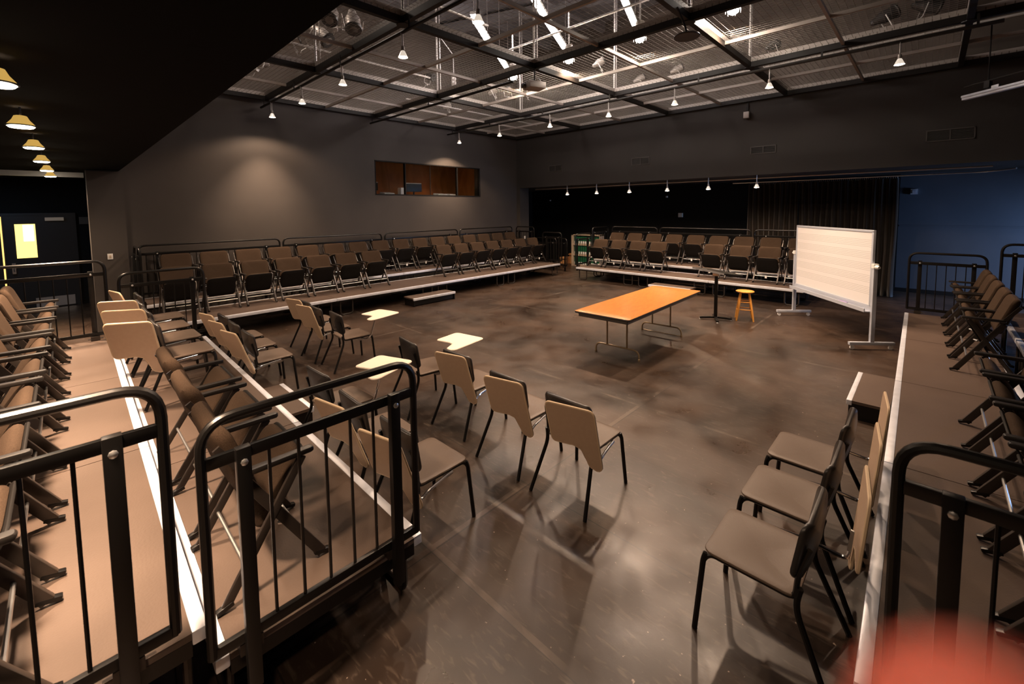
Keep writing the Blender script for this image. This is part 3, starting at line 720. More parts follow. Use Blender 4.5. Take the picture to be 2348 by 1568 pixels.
# thin header track with curved end, on the recess ceiling nearer the room
pipe('curtain_track', (12.95, -.85, 3.06), (12.95, 11.2, 3.06), .02, 'long thin metal track fixed under the header', 'rod', False)

# ------------------------------------------------------------ platforms
def deck(x0, x1, y0, y1, z, front, label, group, pivot=None, rot=0, legs=True):
    """front: side carrying the aluminium nosing ('x+','y-','x-','y+')"""
    cx, cy = (x0 + x1) / 2, (y0 + y1) / 2
    px, py = (pivot or (cx, cy)); dx, dy = cx - px, cy - py
    c, s = math.cos(rot), math.sin(rot)
    t = thing('stage_platform', (px + dx * c - dy * s, py + dx * s + dy * c, 0), rot, label, 'platform', group)
    w, d = x1 - x0, y1 - y0; g = .004
    X0, X1, Y0, Y1 = -w / 2 + g, w / 2 - g, -d / 2 + g, d / 2 - g
    e = .055
    tx0, tx1, ty0, ty1 = X0, X1, Y0, Y1
    if front in ('x+', 'x-'): tx0 += e; tx1 -= e
    else: ty0 += e; ty1 -= e
    MB().bb(tx0, tx1, ty0, ty1, z - .03, z).build('deck_surface', 'deck', t, smooth=False)
    fr = MB().bb(tx0, tx1, ty0, ty1, z - .10, z - .032)
    fr.build('deck_frame', 'black_metal', t, smooth=False)
    for sgn in (1, -1):
        m = MB()
        if front in ('x+', 'x-'):
            a, b = (X1 - e, X1) if sgn > 0 else (X0, X0 + e); m.bb(a, b, Y0, Y1, z - .058, z + .002)
        else:
            a, b = (Y1 - e, Y1) if sgn > 0 else (Y0, Y0 + e); m.bb(X0, X1, a, b, z - .058, z + .002)
        m.build('edge_strip', 'alu', t, bevel=.009)
    r = .017; zt = z - .09
    for sx in (1, -1):
        for sy in (1, -1):
            if front in ('x+', 'x-'):
                xx = sx * (w / 2 - .07); ya = sy * (d / 2 - .10); yb = sy * (d / 2 - .38)
                path = arc_path([(xx, ya, zt), (xx, ya, r), (xx, yb, r), (xx, yb, zt)], .07)
            else:
                yy = sy * (d / 2 - .07); xa = sx * (w / 2 - .10); xb = sx * (w / 2 - .38)
                path = arc_path([(xa, yy, zt), (xa, yy, r), (xb, yy, r), (xb, yy, zt)], .07)
            MB().tube(path, r, 8).build('leg_frame', 'black_steel', t)
    return t
def deck_run(axis, a0, a1, n, b0, b1, z, front, where, group, pivot=None, rot=0, far_word=('nearest', 'farthest')):
    L = (a1 - a0) / n
    for k in range(n):
        if n == 1: w = 'single'
        elif n == 2: w = far_word[0] if k == 0 else far_word[1]
        else: w = far_word[0] if k == 0 else far_word[1] if k == n - 1 else ORD[k] + ' from the ' + far_word[0].replace('nearest', 'near end').replace('leftmost', 'left')
        lab = '%s, %s section' % (where, w)
        if axis == 'x': deck(a0 + L * k, a0 + L * (k + 1), b0, b1, z, front, lab, group, pivot, rot)
        else: deck(b0, b1, a0 + L * k, a0 + L * (k + 1), z, front, lab, group, pivot, rot)
G = 'risers with aluminium edges'
deck_run('y', 2.08, 8.0, 3, .335, 1.37, .40, 'x+', 'low brown riser along the left foreground', 'low risers in the left foreground', (1.37, 2.08), -.0125)
deck_run('y', 2.08, 8.0, 3, -.90, .325, .60, 'x+', 'high brown riser along the left edge', 'high risers at the left edge', (.325, 2.08), -.0125)
deck_run('x', 1.41, 11.97, 4, 9.22, 10.42, .40, 'y-', 'low brown riser under the front row by the left wall', 'low risers by the left wall', far_word=('leftmost', 'farthest'))
deck_run('x', 1.00, 11.97, 4, 10.44, 11.38, .58, 'y-', 'high brown riser under the back row by the left wall', 'high risers by the left wall', far_word=('leftmost', 'farthest'))
deck_run('y', 2.0, 8.27, 3, 11.54, 12.52, .40, 'x-', 'low brown riser under the front row facing the camera', 'low risers at the far side', far_word=('nearest', 'farthest'))
deck_run('y', 2.0, 8.27, 3, 12.54, 13.62, .58, 'x-', 'high brown riser under the back row facing the camera', 'high risers at the far side')
deck_run('x', 2.09, 10.31, 4, -.82, .15, .40, 'y+', 'low brown riser along the right edge', 'low risers along the right edge', (2.09, .15), .0146)
deck_run('x', 2.09, 10.31, 4, -2.1, -.83, .60, 'y+', 'high brown riser at the right edge', 'high risers at the right edge', (2.09, -.83), .0)

def step(x0, x1, y0, y1, z, front, label):
    t = thing('riser_step', ((x0 + x1) / 2, (y0 + y1) / 2, 0), 0, label, 'step', 'single steps up to the risers')
    w, d = x1 - x0, y1 - y0; e = .05
    a = dict(x0=-w / 2, x1=w / 2, y0=-d / 2, y1=d / 2); nose = dict(a)
    if front == 'y-': a['y0'] += e; nose['y1'] = nose['y0'] + e
    if front == 'y+': a['y1'] -= e; nose['y0'] = nose['y1'] - e
    if front == 'x-': a['x0'] += e; nose['x1'] = nose['x0'] + e
    if front == 'x+': a['x1'] -= e; nose['x0'] = nose['x1'] - e
    MB().bb(a['x0'], a['x1'], a['y0'], a['y1'], z - .03, z).build('tread', 'deck', t, smooth=False)
    MB().bb(nose['x0'], nose['x1'], nose['y0'], nose['y1'], z - .055, z + .002).build('edge_strip', 'alu', t, bevel=.008)
    p = MB()
    if front in ('y-', 'y+'):
        for sx in (-1, 1): p.bb(sx * (w / 2 - .02) - .015, sx * (w / 2 - .02) + .015, -d / 2 + .02, d / 2 - .02, 0, z - .031)
        p.bb(-w / 2 + .05, w / 2 - .05, (d / 2 - .06) * (1 if front == 'y+' else -1) - .01, (d / 2 - .06) * (1 if front == 'y+' else -1) + .01, .02, z - .056)
    else:
        for sy in (-1, 1): p.bb(-w / 2 + .02, w / 2 - .02, sy * (d / 2 - .02) - .015, sy * (d / 2 - .02) + .015, 0, z - .031)
        p.bb((d / 2 - .06) * 0 + (w / 2 - .06) * (1 if front == 'x+' else -1) - .01, (w / 2 - .06) * (1 if front == 'x+' else -1) + .01, -d / 2 + .05, d / 2 - .05, .02, z - .056)
    p.build('side_panel', 'black_metal', t, smooth=False)
step(5.70, 6.95, 8.76, 9.20, .2, 'y-', 'low step with white edge below the left wall seats')
step(11.08, 11.52, 4.38, 5.52, .2, 'x-', 'low step behind the table at the far riser')
step(1.43, 1.77, 4.70, 5.64, .2, 'x+', 'low step on the floor beside the left foreground riser')
step(5.81, 6.90, .22, .58, .2, 'y+', 'low step on the floor beside the right riser')

# ------------------------------------------------------------ guard rails
def rail(p, ang, L, z0, label, group, side=1, mat='black_metal'):
    """p: start on the deck edge, along local +x for L; side: which side the clamp posts stand on"""
    t = thing('guard_rail', (p[0], p[1], z0), ang, label, 'railing', group)
    r = .0195; zt = 1.065
    MB().tube(arc_path([(0, 0, .07), (0, 0, zt), (L, 0, zt), (L, 0, .07)], .13, 7), r, 10).build('outer_frame', mat, t)
    MB().bb(.015, L - .015, -.012, .012, .865, .915).build('top_crossbar', mat, t, bevel=.003)
    MB().bb(-.005, L + .005, -.013, .013, .06, .105).build('bottom_crossbar', mat, t, bevel=.003)
    off = .14 if L < 1.5 else .30
    posts = [off, L - off]
    n = max(3, round((L - .03) / .118))
    for k in range(1, n):
        x = L * k / n
        if any(abs(x - q) < .045 for q in posts): continue
        MB().tube([(x, 0, .08), (x, 0, .89)], .0075, 6).build('baluster', mat, t)
    for q in posts:
        po = MB().bb(q - .027, q + .027, side * .012, side * .05, -.14, .93).build('clamp_post', mat, t, bevel=.003)
        for yy, zz in ((side * .05, .87), (-side * .013, .89)):
            sg = 1 if yy > 0 else -1
            MB().lathe([(.014, 0), (.014, .006), (.006, .01)], 8, Matrix.Translation((q, yy, zz)) @ Matrix.Rotation(-sg * PI / 2, 4, 'X')).build('bolt', 'steel', po)
        MB().bb(q - .045, q + .045, -side * .05, side * .012, .004, .055).tube([(q - .045, -side * .045, .03), (q - .075, -side * .045, .03)], .008, 6).tube([(q + .045, -side * .045, .03), (q + .075, -side * .045, .03)], .008, 6).build('clamp', 'black_steel', po)
    return t
RG = 'black guard rails on the risers'
rail((-.98, 2.05), 0, 1.195, .60, 'black guard rail in the left foreground, cut by the picture edge', 'foreground guard rails', side=-1)
rail((.325, 2.05), 0, .985, .40, 'black guard rail in the foreground at the end of the low left riser', 'foreground guard rails', side=-1)
rail((2.05, .045), -PI / 2, .98, .40, 'black guard rail in the right foreground on the low right riser', 'foreground guard rails', side=-1)
rail((-.74, 8.03), 0, 1.10, .60, 'black guard rail at the far end of the high left riser, before the doors', 'guard rails at the far end of the left risers')
rail((.49, 8.03), 0, .97, .40, 'black guard rail at the far end of the low left riser', 'guard rails at the far end of the left risers')
for k, (a, b) in enumerate(((1.02, 3.66), (3.74, 6.39), (6.50, 9.20), (9.30, 11.84))):
    rail((a, 11.43), 0, b - a, .58, 'long black guard rail against the left wall, %s' % ('leftmost of four', 'second from left', 'third from left', 'rightmost of four')[k], 'long rails along the left wall')
rail((.96, 10.46), PI / 2, .90, .58, 'short black guard rail closing the left end of the back row', 'end rails', side=1)
rail((12.0, 10.46), PI / 2, .90, .58, 'short high guard rail at the right end of the left wall riser', 'end rails', side=-1)
rail((12.05, 9.24), PI / 2, .85, .40, 'short low guard rail at the right end of the left wall riser', 'end rails', side=-1)
rail((12.56, 8.31), 0, 1.0, .58, 'short high guard rail at the left end of the far riser', 'end rails')
rail((11.58, 8.31), 0, .90, .40, 'short low guard rail at the left end of the far riser', 'end rails')
for k, (a, b) in enumerate(((1.95, 3.60), (3.68, 6.42), (6.50, 8.20))):
    rail((13.67, a), PI / 2, b - a, .58, 'long guard rail behind the far seats, %s' % ('nearest, partly behind the whiteboard', 'middle one', 'leftmost one')[k], 'long rails behind the far seats', side=-1)
rail((10.34, .24), -PI / 2, .93, .40, 'black guard rail at the far end of the low right riser', 'guard rails at the far end of the right risers')
rail((10.34, -.84), -PI / 2, 1.2, .60, 'black guard rail at the far end of the high right riser, at the picture edge', 'guard rails at the far end of the right risers')
o = rail((12.62, 10.95), -PI / 2 + .05, .98, .02, 'spare black guard rail leaning at the recess opening, left one', 'spare rails leaning by the recess'); o.rotation_euler = (-.02, 0, -PI / 2 + .05); o.location.z = .14
o = rail((12.95, 10.45), -PI / 2 - .25, .98, .02, 'spare black guard rail standing at the recess opening, right one', 'spare rails leaning by the recess'); o.location.z = .14

# ------------------------------------------------------------ theatre chairs
def make_theatre():
    t = thing('theatre_chair'); t['category'] = 'chair'
    # backrest: outline in local (u across = y, v up) then placed on a leaning plane
    lean = math.radians(19)
    mb = Matrix.Translation((-.175, 0, .665)) @ Matrix.Rotation(-lean, 4, 'Y') @ Matrix(((0, 0, 1, 0), (1, 0, 0, 0), (0, 1, 0, 0), (0, 0, 0, 1)))
    MB().pad(rrect(.51, .42, .075, 6), .072, .032, lambda x, y: .05 * (x / .25) ** 2 * .8, .008, mb).build('backrest', 'fabric', t)
    # seat tipped up
    ms = Matrix.Translation((.045, 0, .445)) @ Matrix.Rotation(math.radians(-62), 4, 'Y')
    so = MB().pad(rrect(.42, .485, .10, 6), .055, .024, None, .018, ms).build('seat_cushion', 'fabric', t)
    mp = Matrix.Translation((.072, 0, .432)) @ Matrix.Rotation(math.radians(-62), 4, 'Y')
    MB().pad(rrect(.43, .475, .06), .014, .005, None, 0, mp).build('seat_pan', 'pan', t)
    for s in (-1, 1):
        y = s * .276
        a = MB().pad(rrect(.34, .042, .012, 2), .026, .006, None, .002, Matrix.Translation((.03, y, .632)))
        a.build('armrest', 'arm', t)
        f = MB(); f.bar((-.13, y - s * .012, .60), (.225, y - s * .012, .018), .028, .050)
        fo = f.build('front_leg', 'black_steel', t, bevel=.003)
        MB().box((.228, y - s * .012, .022), (.085, .032, .022), Matrix.Rotation(.25, 4, 'Y')).build('foot', 'black_metal', fo, bevel=.006)
        q = MB(); q.bar((.14, y + s * .008, .615), (-.235, y + s * .008, .018), .020, .040)
        qo = q.build('rear_leg', 'black_steel', t, bevel=.003)
        MB().box((-.238, y + s * .008, .021), (.075, .030, .024), Matrix.Rotation(-.25, 4, 'Y')).build('foot', 'black_metal', qo, bevel=.006)
        MB().bar((-.10, y, .60), (-.235, y, .80), .014, .032).build('back_upright', 'black_steel', t)
    MB().tube([(.135, -.265, .165), (.135, .265, .165)], .009, 8).build('front_crossbar', 'steel', t)
    MB().tube([(-.14, -.275, .165), (-.14, .275, .165)], .009, 8).build('rear_crossbar', 'steel', t)
    m = MB()
    for s in (-1, 1): m.tube([(.03, s * .225, .275), (.07, s * .268, .28)], .012, 8)
    m.build('hinge_pin', 'steel', t)
    return t
def add_tag(o):
    MB().box((.148, .0, .15), (.006, .045, .07)).build('number_tag', 'tag', o, smooth=False)
TC = make_theatre(); TC['first'] = 1
def theatre(x, y, z, rz, label, group, tagged=False):
    if 'first' in TC:
        del TC['first']; TC.location = (x, y, z + .004); TC.rotation_euler = (0, 0, rz); TC['label'] = label; TC['group'] = group; o = TC
    else: o = dup(TC, (x, y, z + .004), rz, label, group)
    return o
later = []
for k in range(16):
    o = theatre(1.59 + .661 * k, 11.04, .58, -PI / 2, 'brown theatre chair, %s from left in the back row by the left wall' % ORD[k], 'back row by the left wall')
    if k in (8, 9): later.append(o)
xs = [1.45 + .664 * k for k in range(7)] + [7.73 + .66 * k for k in range(7)]
for k, x in enumerate(xs):
    pos = '%s from left in the front row by the left wall' % ORD[k] if k < 7 else '%s right of the gap in the front row by the left wall' % ORD[k - 7]
    o = theatre(x, 10.10, .40, -PI / 2, 'dark theatre chair, %s' % pos, 'front row by the left wall')
    if k >= 10: later.append(o)
for k in range(9):
    o = theatre(13.18, 7.80 - .672 * k, .58, PI, 'brown padded folding theatre chair, %s from left in the far back row' % ORD[k], 'back row at the far side')
    if k in (3, 4): later.append(o)
ys = [7.87 - .672 * k for k in range(4)] + [4.26 - .68 * k for k in range(4)]
for k, y in enumerate(ys):
    pos = '%s from left in the far front row' % ORD[k] if k < 4 else '%s right of the gap in the far front row' % ORD[k - 4]
    o = theatre(12.25, y, .40, PI, 'dark padded folding theatre chair, %s' % pos, 'front row at the far side'); later.append(o)
for k, y in enumerate((2.43, 3.14, 3.84, 4.56, 5.33, 6.05, 6.74, 7.47)):
    theatre(-.37 + .016 * (y - 2.08), y, .60, 0, 'tan-lit padded theatre chair on the high left riser, %s from the foreground' % ORD[k], 'row on the high left riser')
for k, y in enumerate((2.62, 3.31, 4.02)):
    theatre(.66 + .013 * (y - 2.1), y, .40, 0, 'padded theatre chair with tipped seat on the low left riser, %s' % ('nearest', 'middle of three', 'farthest of three')[k], 'three chairs on the low left riser')
for k, x in enumerate((9.87, 9.22, 8.55, 7.87, 7.27)):
    theatre(x, -.455 + .0146 * (x - 10), .40, PI / 2, 'dark padded theatre chair on the right riser, %s from the far end' % ORD[k], 'far chairs on the right riser')
for k, x in enumerate((5.07, 4.43, 3.78, 3.13, 2.5)):
    theatre(x, -.53 + .0146 * (x - 4), .40, PI / 2, 'dark padded theatre chair at the right edge, %s after the gap' % ORD[k], 'near chairs on the right riser')
for o in later: add_tag(o)

# ------------------------------------------------------------ tablet-arm desk chairs
def tablet_outline(n=5):
    """main board .40 x .46, tail at the right; local: +x forward (length), y across; tail end at x=0,y near -.23"""
    pts = []
    def arc(cx, cy, r, a0, a1, m=4):
        for k in range(m + 1):
            a = math.radians(a0 + (a1 - a0) * k / m); pts.append((cx + r * math.cos(a), cy + r * math.sin(a)))
    W = .23; Lm = .56
    arc(.05, -W + .06, .055, 180, 270)            # tail end, outer corner
    arc(Lm - .05, -W + .05, .045, 270, 360)       # far right corner
    arc(Lm - .05, W - .05, .045, 0, 90)           # far left
    arc(.22, W - .04, .035, 90, 180)              # near left
    for x, y in ((.190, .10), (.195, .02), (.175, -.05), (.12, -.085), (.06, -.10)): pts.append((x, y))
    arc(.05, -.145, .045, 95, 180, 3)
    return pts
def make_desk():
    t = thing('desk_chair'); t['category'] = 'chair'
    # seat
    def bend(x, y): return -.022 * math.exp(-(((x + .05) / .13) ** 2 + (y / .15) ** 2))
    MB().pad(rrect(.44, .46, .05, 4, .04, 0), .018, .008, bend, 0, Matrix.Translation((0, 0, .452))).build('seat', 'shell', t)
    mb = Matrix.Translation((-.205, 0, .665)) @ Matrix.Rotation(math.radians(-9), 4, 'Y') @ Matrix(((0, 0, 1, 0), (1, 0, 0, 0), (0, 1, 0, 0), (0, 0, 0, 1)))
    MB().pad(rrect(.45, .30, .05), .034, .014, lambda x, y: .045 * (x / .215) ** 2 - .012, 0, mb).build('backrest', 'shell_back', t)
    for s in (-1, 1):
        MB().tube(arc_path([(.245, s * .215, .435), (.255, s * .225, .40), (.285, s * .25, .004)], .02), .0150, 8).build('leg', 'black_metal', t)
        MB().tube(arc_path([(-.185, s * .213, .50), (-.165, s * .215, .40), (-.335, s * .265, .005)], .06), .0150, 8).build('leg', 'black_metal', t)
        MB().tube(arc_path([(.255, s * .225, .39), (.235, s * .212, .437), (-.165, s * .212, .437), (-.175, s * .212, .56), (-.215, s * .20, .70)], .04), .0125, 8).build('side_frame', 'black_metal', t)
    MB().tube([(.20, -.21, .432), (.20, .21, .432)], .009, 6).tube([(-.12, -.21, .432), (-.12, .21, .432)], .009, 6).build('seat_brace', 'black_metal', t)
    # half-round pivot plate under the right side
    pl = MB().prism([(.06 * math.cos(a), .05 * math.sin(a)) for a in [PI + PI * k / 8 for k in range(9)]], -.005, .005, Matrix.Translation((.10, -.17, .425)) @ Matrix.Rotation(PI / 2, 4, 'X'))
    pl.box((.06, -.19, .42), (.06, .03, .012)).build('pivot_plate', 'steel', t, smooth=False)
    return t
def add_folded(t, yaw=.22, lean=20, px=0):
    """tablet swung down behind the back"""
    m = Matrix.Translation((-.225, -.27, 0)) @ Matrix.Rotation(yaw, 4, 'Z') @ Matrix.Translation((-.01 - px, .115, .368)) @ Matrix.Rotation(math.radians(-90 - lean), 4, 'Y') @ Matrix.Diagonal((1.02, .83, 1, 1))
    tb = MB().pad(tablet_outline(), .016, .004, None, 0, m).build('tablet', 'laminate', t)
    ol = tablet_outline()
    MB().tube([m @ Vector((x, y, 0)) for x, y in ol], .0088, 6, closed=True).build('tablet_edge', 'edge_wood', tb)
    MB().tube(arc_path([(.10, -.24, .432), (.02, -.252, .43), (-.14, -.285, .425), (-.215 - px, -.30, .40), (-.245 - px, -.29, .50)], .03), .011, 8).tube([(.10, -.17, .425), (.10, -.24, .432)], .010, 8).build('tablet_arm', 'chrome', t)
    MB().bar((-.236 - px, -.285, .46), (-.285 - px * .6, -.285, .58), .04, .012, (0, 1, 0)).build('tablet_bracket', 'steel', t)
def add_raised(t):
    m = Matrix.Translation((.14, -.19, .70)) @ Matrix.Rotation(.32, 4, 'Z') @ Matrix.Rotation(math.radians(-3), 4, 'Y')
    m = Matrix.Translation((.12, -.17, .70)) @ Matrix.Rotation(.30, 4, 'Z')
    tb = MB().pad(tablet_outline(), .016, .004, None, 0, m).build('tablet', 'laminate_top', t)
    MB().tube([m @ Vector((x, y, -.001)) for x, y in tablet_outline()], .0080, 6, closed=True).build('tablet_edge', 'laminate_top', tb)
    MB().tube(arc_path([(.08, -.17, .42), (.16, -.27, .405), (.20, -.30, .45), (.26, -.33, .69)], .04), .011, 8).build('tablet_arm', 'chrome', t)
D0 = make_desk(); DF = D0
DR_parts = None
# two prototypes: folded and raised tablets
add_folded(DF)
DRs = make_desk(); add_raised(DRs)
DW = make_desk(); add_folded(DW, 1.0); DW['first'] = 1
DV = make_desk(); add_folded(DV, .12, 5, .09); DV['first'] = 1
DF['first'] = 1; DRs['first'] = 1
def desk(kind, x, y, z, rz, label, group):
    src = {'f': DF, 'r': DRs, 'w': DW, 'v': DV}[kind]
    if 'first' in src:
        del src['first']; src.location = (x, y, z); src.rotation_euler = (0, 0, rz); src['label'] = label; src['group'] = group; return src
    return dup(src, (x, y, z), rz, label, group)
R = math.radians
g1 = 'tablet-arm chairs on the low left riser'
for k, (x, y) in enumerate(((.78, 5.60), (.80, 6.32), (.80, 6.98), (.85, 7.66))):
    desk('w' if k < 3 else 'f', x, y, .405, R(1), 'black chair with folded tan tablet on the low left riser, %s' % ('nearest of four', 'second nearest of four', 'third nearest of four', 'farthest of four')[k], g1)
g2 = 'tablet-arm chairs in the row beside the left riser'
for k, (kind, x, y, a, lab) in enumerate((('f', 1.735, 2.63, 0, 'black chair with folded tan tablet on the floor right behind the foreground rail'), ('f', 1.73, 3.30, -2, 'black chair with folded tablet behind the rail, one beyond the nearest'),
        ('r', 1.78, 4.10, 2, 'black chair with raised brightly lit tablet in the row beside the left riser'), ('f', 1.72, 6.08, 0, 'black chair with folded tablet beside the left riser, nearest of the far three'),
        ('f', 1.73, 6.75, 0, 'black chair with folded tablet beside the left riser, middle of the far three'), ('f', 1.74, 7.36, 1, 'black chair with folded tablet beside the left riser, farthest of the far three'))):
    desk(kind, x, y, 0, R(a), lab, g2)
g3 = 'tablet-arm chairs in the row on the open floor'
for k, (kind, x, y, a, lab) in enumerate((('f', 2.87, 2.00, 0, 'black chair with folded tan tablet, nearest the camera in the diagonal row on the floor'), ('f', 2.89, 2.69, 0, 'black chair with folded tablet, second nearest in the diagonal floor row'),
        ('f', 2.98, 3.52, 1, 'black chair with folded tablet, third nearest in the diagonal floor row'), ('r', 2.88, 4.26, -8, 'black chair with raised brightly lit tablet in the middle of the floor'),
        ('r', 2.90, 6.22, -4, 'black chair with raised brightly lit tablet, farther back on the floor'), ('f', 2.86, 6.87, 0, 'black chair with folded tablet in the far pair on the floor, nearer one'), ('f', 2.92, 7.50, 3, 'black chair with folded tablet in the far pair on the floor, farther one'))):
    desk(kind, x, y, 0, R(a), lab, g3)
g4 = 'tablet-arm chairs beside the right riser'
for k, x in enumerate((2.53, 3.16, 3.79)):
    desk('v', x, .555, 0, R(90), 'black chair beside the right riser with its seat toward us, %s' % ('nearest of three', 'middle of three', 'farthest of three')[k], g4)

# ------------------------------------------------------------ folding table
def build_table():
    t = thing('folding_table', (6.80, 3.46, 0), R(1.6), 'long orange wood-grain folding table standing in the middle of the floor', 'table')
    L, W, z = 2.83, .92, .742
    MB().pad(rrect(L, W, .035, 3), .006, .002, None, 0, Matrix.Translation((0, 0, z - .003))).build('tabletop', 'oak', t)
    MB().pad(rrect(L + .006, W + .006, .038, 3), .024, .004, None, 0, Matrix.Translation((0, 0, z - .0185))).build('edge_band', 'apron', t)
    a = MB(); i = .05
    a.bb(-L / 2 + i, L / 2 - i, -W / 2 + i, -W / 2 + i + .012, z - .085, z - .031).bb(-L / 2 + i, L / 2 - i, W / 2 - i - .012, W / 2 - i, z - .085, z - .031)
    a.bb(-L / 2 + i, -L / 2 + i + .012, -W / 2 + i, W / 2 - i, z - .085, z - .031).bb(L / 2 - i - .012, L / 2 - i, -W / 2 + i, W / 2 - i, z - .085, z - .031)
    a.build('apron', 'grey_metal', t, smooth=False)
    for x, s in ((-.92, 1), (.72, -1)):
        m = MB(); r = .0135
        for y in (-.17, .17): m.tube([(x, y, z - .05), (x, y, .155)], r, 8)
        m.tube(arc_path([(x, -.37, r), (x, -.37, .155), (x, .37, .155), (x, .37, r)], .10, 6), r, 8)
        for y in (-.37, .37): m.lathe([(.018, 0), (.018, .03), (.014, .035)], 8, Matrix.Translation((x, y, 0)))
        if s < 0: m.tube(arc_path([(x, -.37, .05), (x, -.37, .012), (x, .37, .012), (x, .37, .05)], .01, 3), .008, 6)
        m.tube(arc_path([(x, -.17, z - .22), (x + s * .02, -.02, z - .12), (x + s * .25, 0, z - .05)], .1), .006, 6)
        m.tube(arc_path([(x, .17, z - .22), (x + s * .02, .02, z - .12), (x + s * .25, 0, z - .05)], .1), .006, 6)
        m.build('leg_frame', 'tan_tube', t)
build_table()

# ------------------------------------------------------------ stool
def build_stool():
    t = thing('wooden_stool', (9.57, 2.66, 0), .35, 'round golden wooden stool beside the black stand', 'stool'); h = .60
    MB().lathe([(.04, h - .032), (.15, h - .03), (.168, h - .018), (.168, h - .008), (.155, h), (.02, h)], 28).build('seat', 'stool', t)
    top, bot = .105, .215; P = []
    for k in range(4):
        a = PI / 4 + k * PI / 2; c, s = math.cos(a), math.sin(a); P.append((c, s))
        n = 6; MB().tube([(c * (bot + (top - bot) * q / n), s * (bot + (top - bot) * q / n), (h - .03) * q / n) for q in range(n + 1)], [.014, .018, .021, .020, .019, .017, .015], 10).build('leg', 'stool', t)
    for z, ks in ((.19, (0, 2)), (.225, (1, 3)), (.34, (0, 2)), (.375, (1, 3))):
        for k in ks:
            r = bot + (top - bot) * z / (h - .03); a, b = P[k], P[(k + 1) % 4]
            MB().tube([(a[0] * r, a[1] * r, z), (b[0] * r, b[1] * r, z)], .0095, 8).build('rung', 'stool', t)
build_stool()

# ------------------------------------------------------------ black stand with tilted desk
def build_stand():
    t = thing('music_stand', (9.18, 3.09, 0), .15, 'tall black pedestal stand with a thin tilted top and cross base', 'stand')
    MB().box((0, 0, .48), (.06, .06, .88)).build('post', 'black_metal', t, bevel=.004)
    for k in range(4):
        a = PI / 4 * 0 + k * PI / 2 + .3; c, s = math.cos(a), math.sin(a)
        l = MB().bar((0, 0, .055), (c * .30, s * .30, .035), .05, .035).build('base_leg', 'black_metal', t, bevel=.004)
        MB().lathe([(.02, 0), (.02, .018), (.01, .02)], 10, Matrix.Translation((c * .285, s * .285, 0))).build('glide', 'white', l)
    d = Vector((-.62, -.85, 0)).normalized()
    rot = Matrix.Rotation(R(54.5) , 4, 'Z') @ Matrix.Rotation(R(-13), 4, 'X')
    MB().box((0, 0, .995), (.98, .42, .03), Matrix.Rotation(R(55.7 - 8.6), 4, 'Z') @ Matrix.Rotation(R(6), 4, 'X')).build('desk_top', 'black_metal', t, bevel=.004)
    RZ = Matrix.Rotation(R(55.7 - 8.6), 4, 'Z') @ Matrix.Rotation(R(6), 4, 'X')
    MB().box((0, 0, 0), (.98, .012, .034), Matrix.Translation((0, 0, .995)) @ RZ @ Matrix.Translation((0, .212, 0))).build('edge_glint', 'steel', t)  # bright strip added as the glint along the top's near edge
    MB().box((0, 0, .94), (.16, .12, .06)).build('tilt_bracket', 'steel', t, bevel=.004)
build_stand()

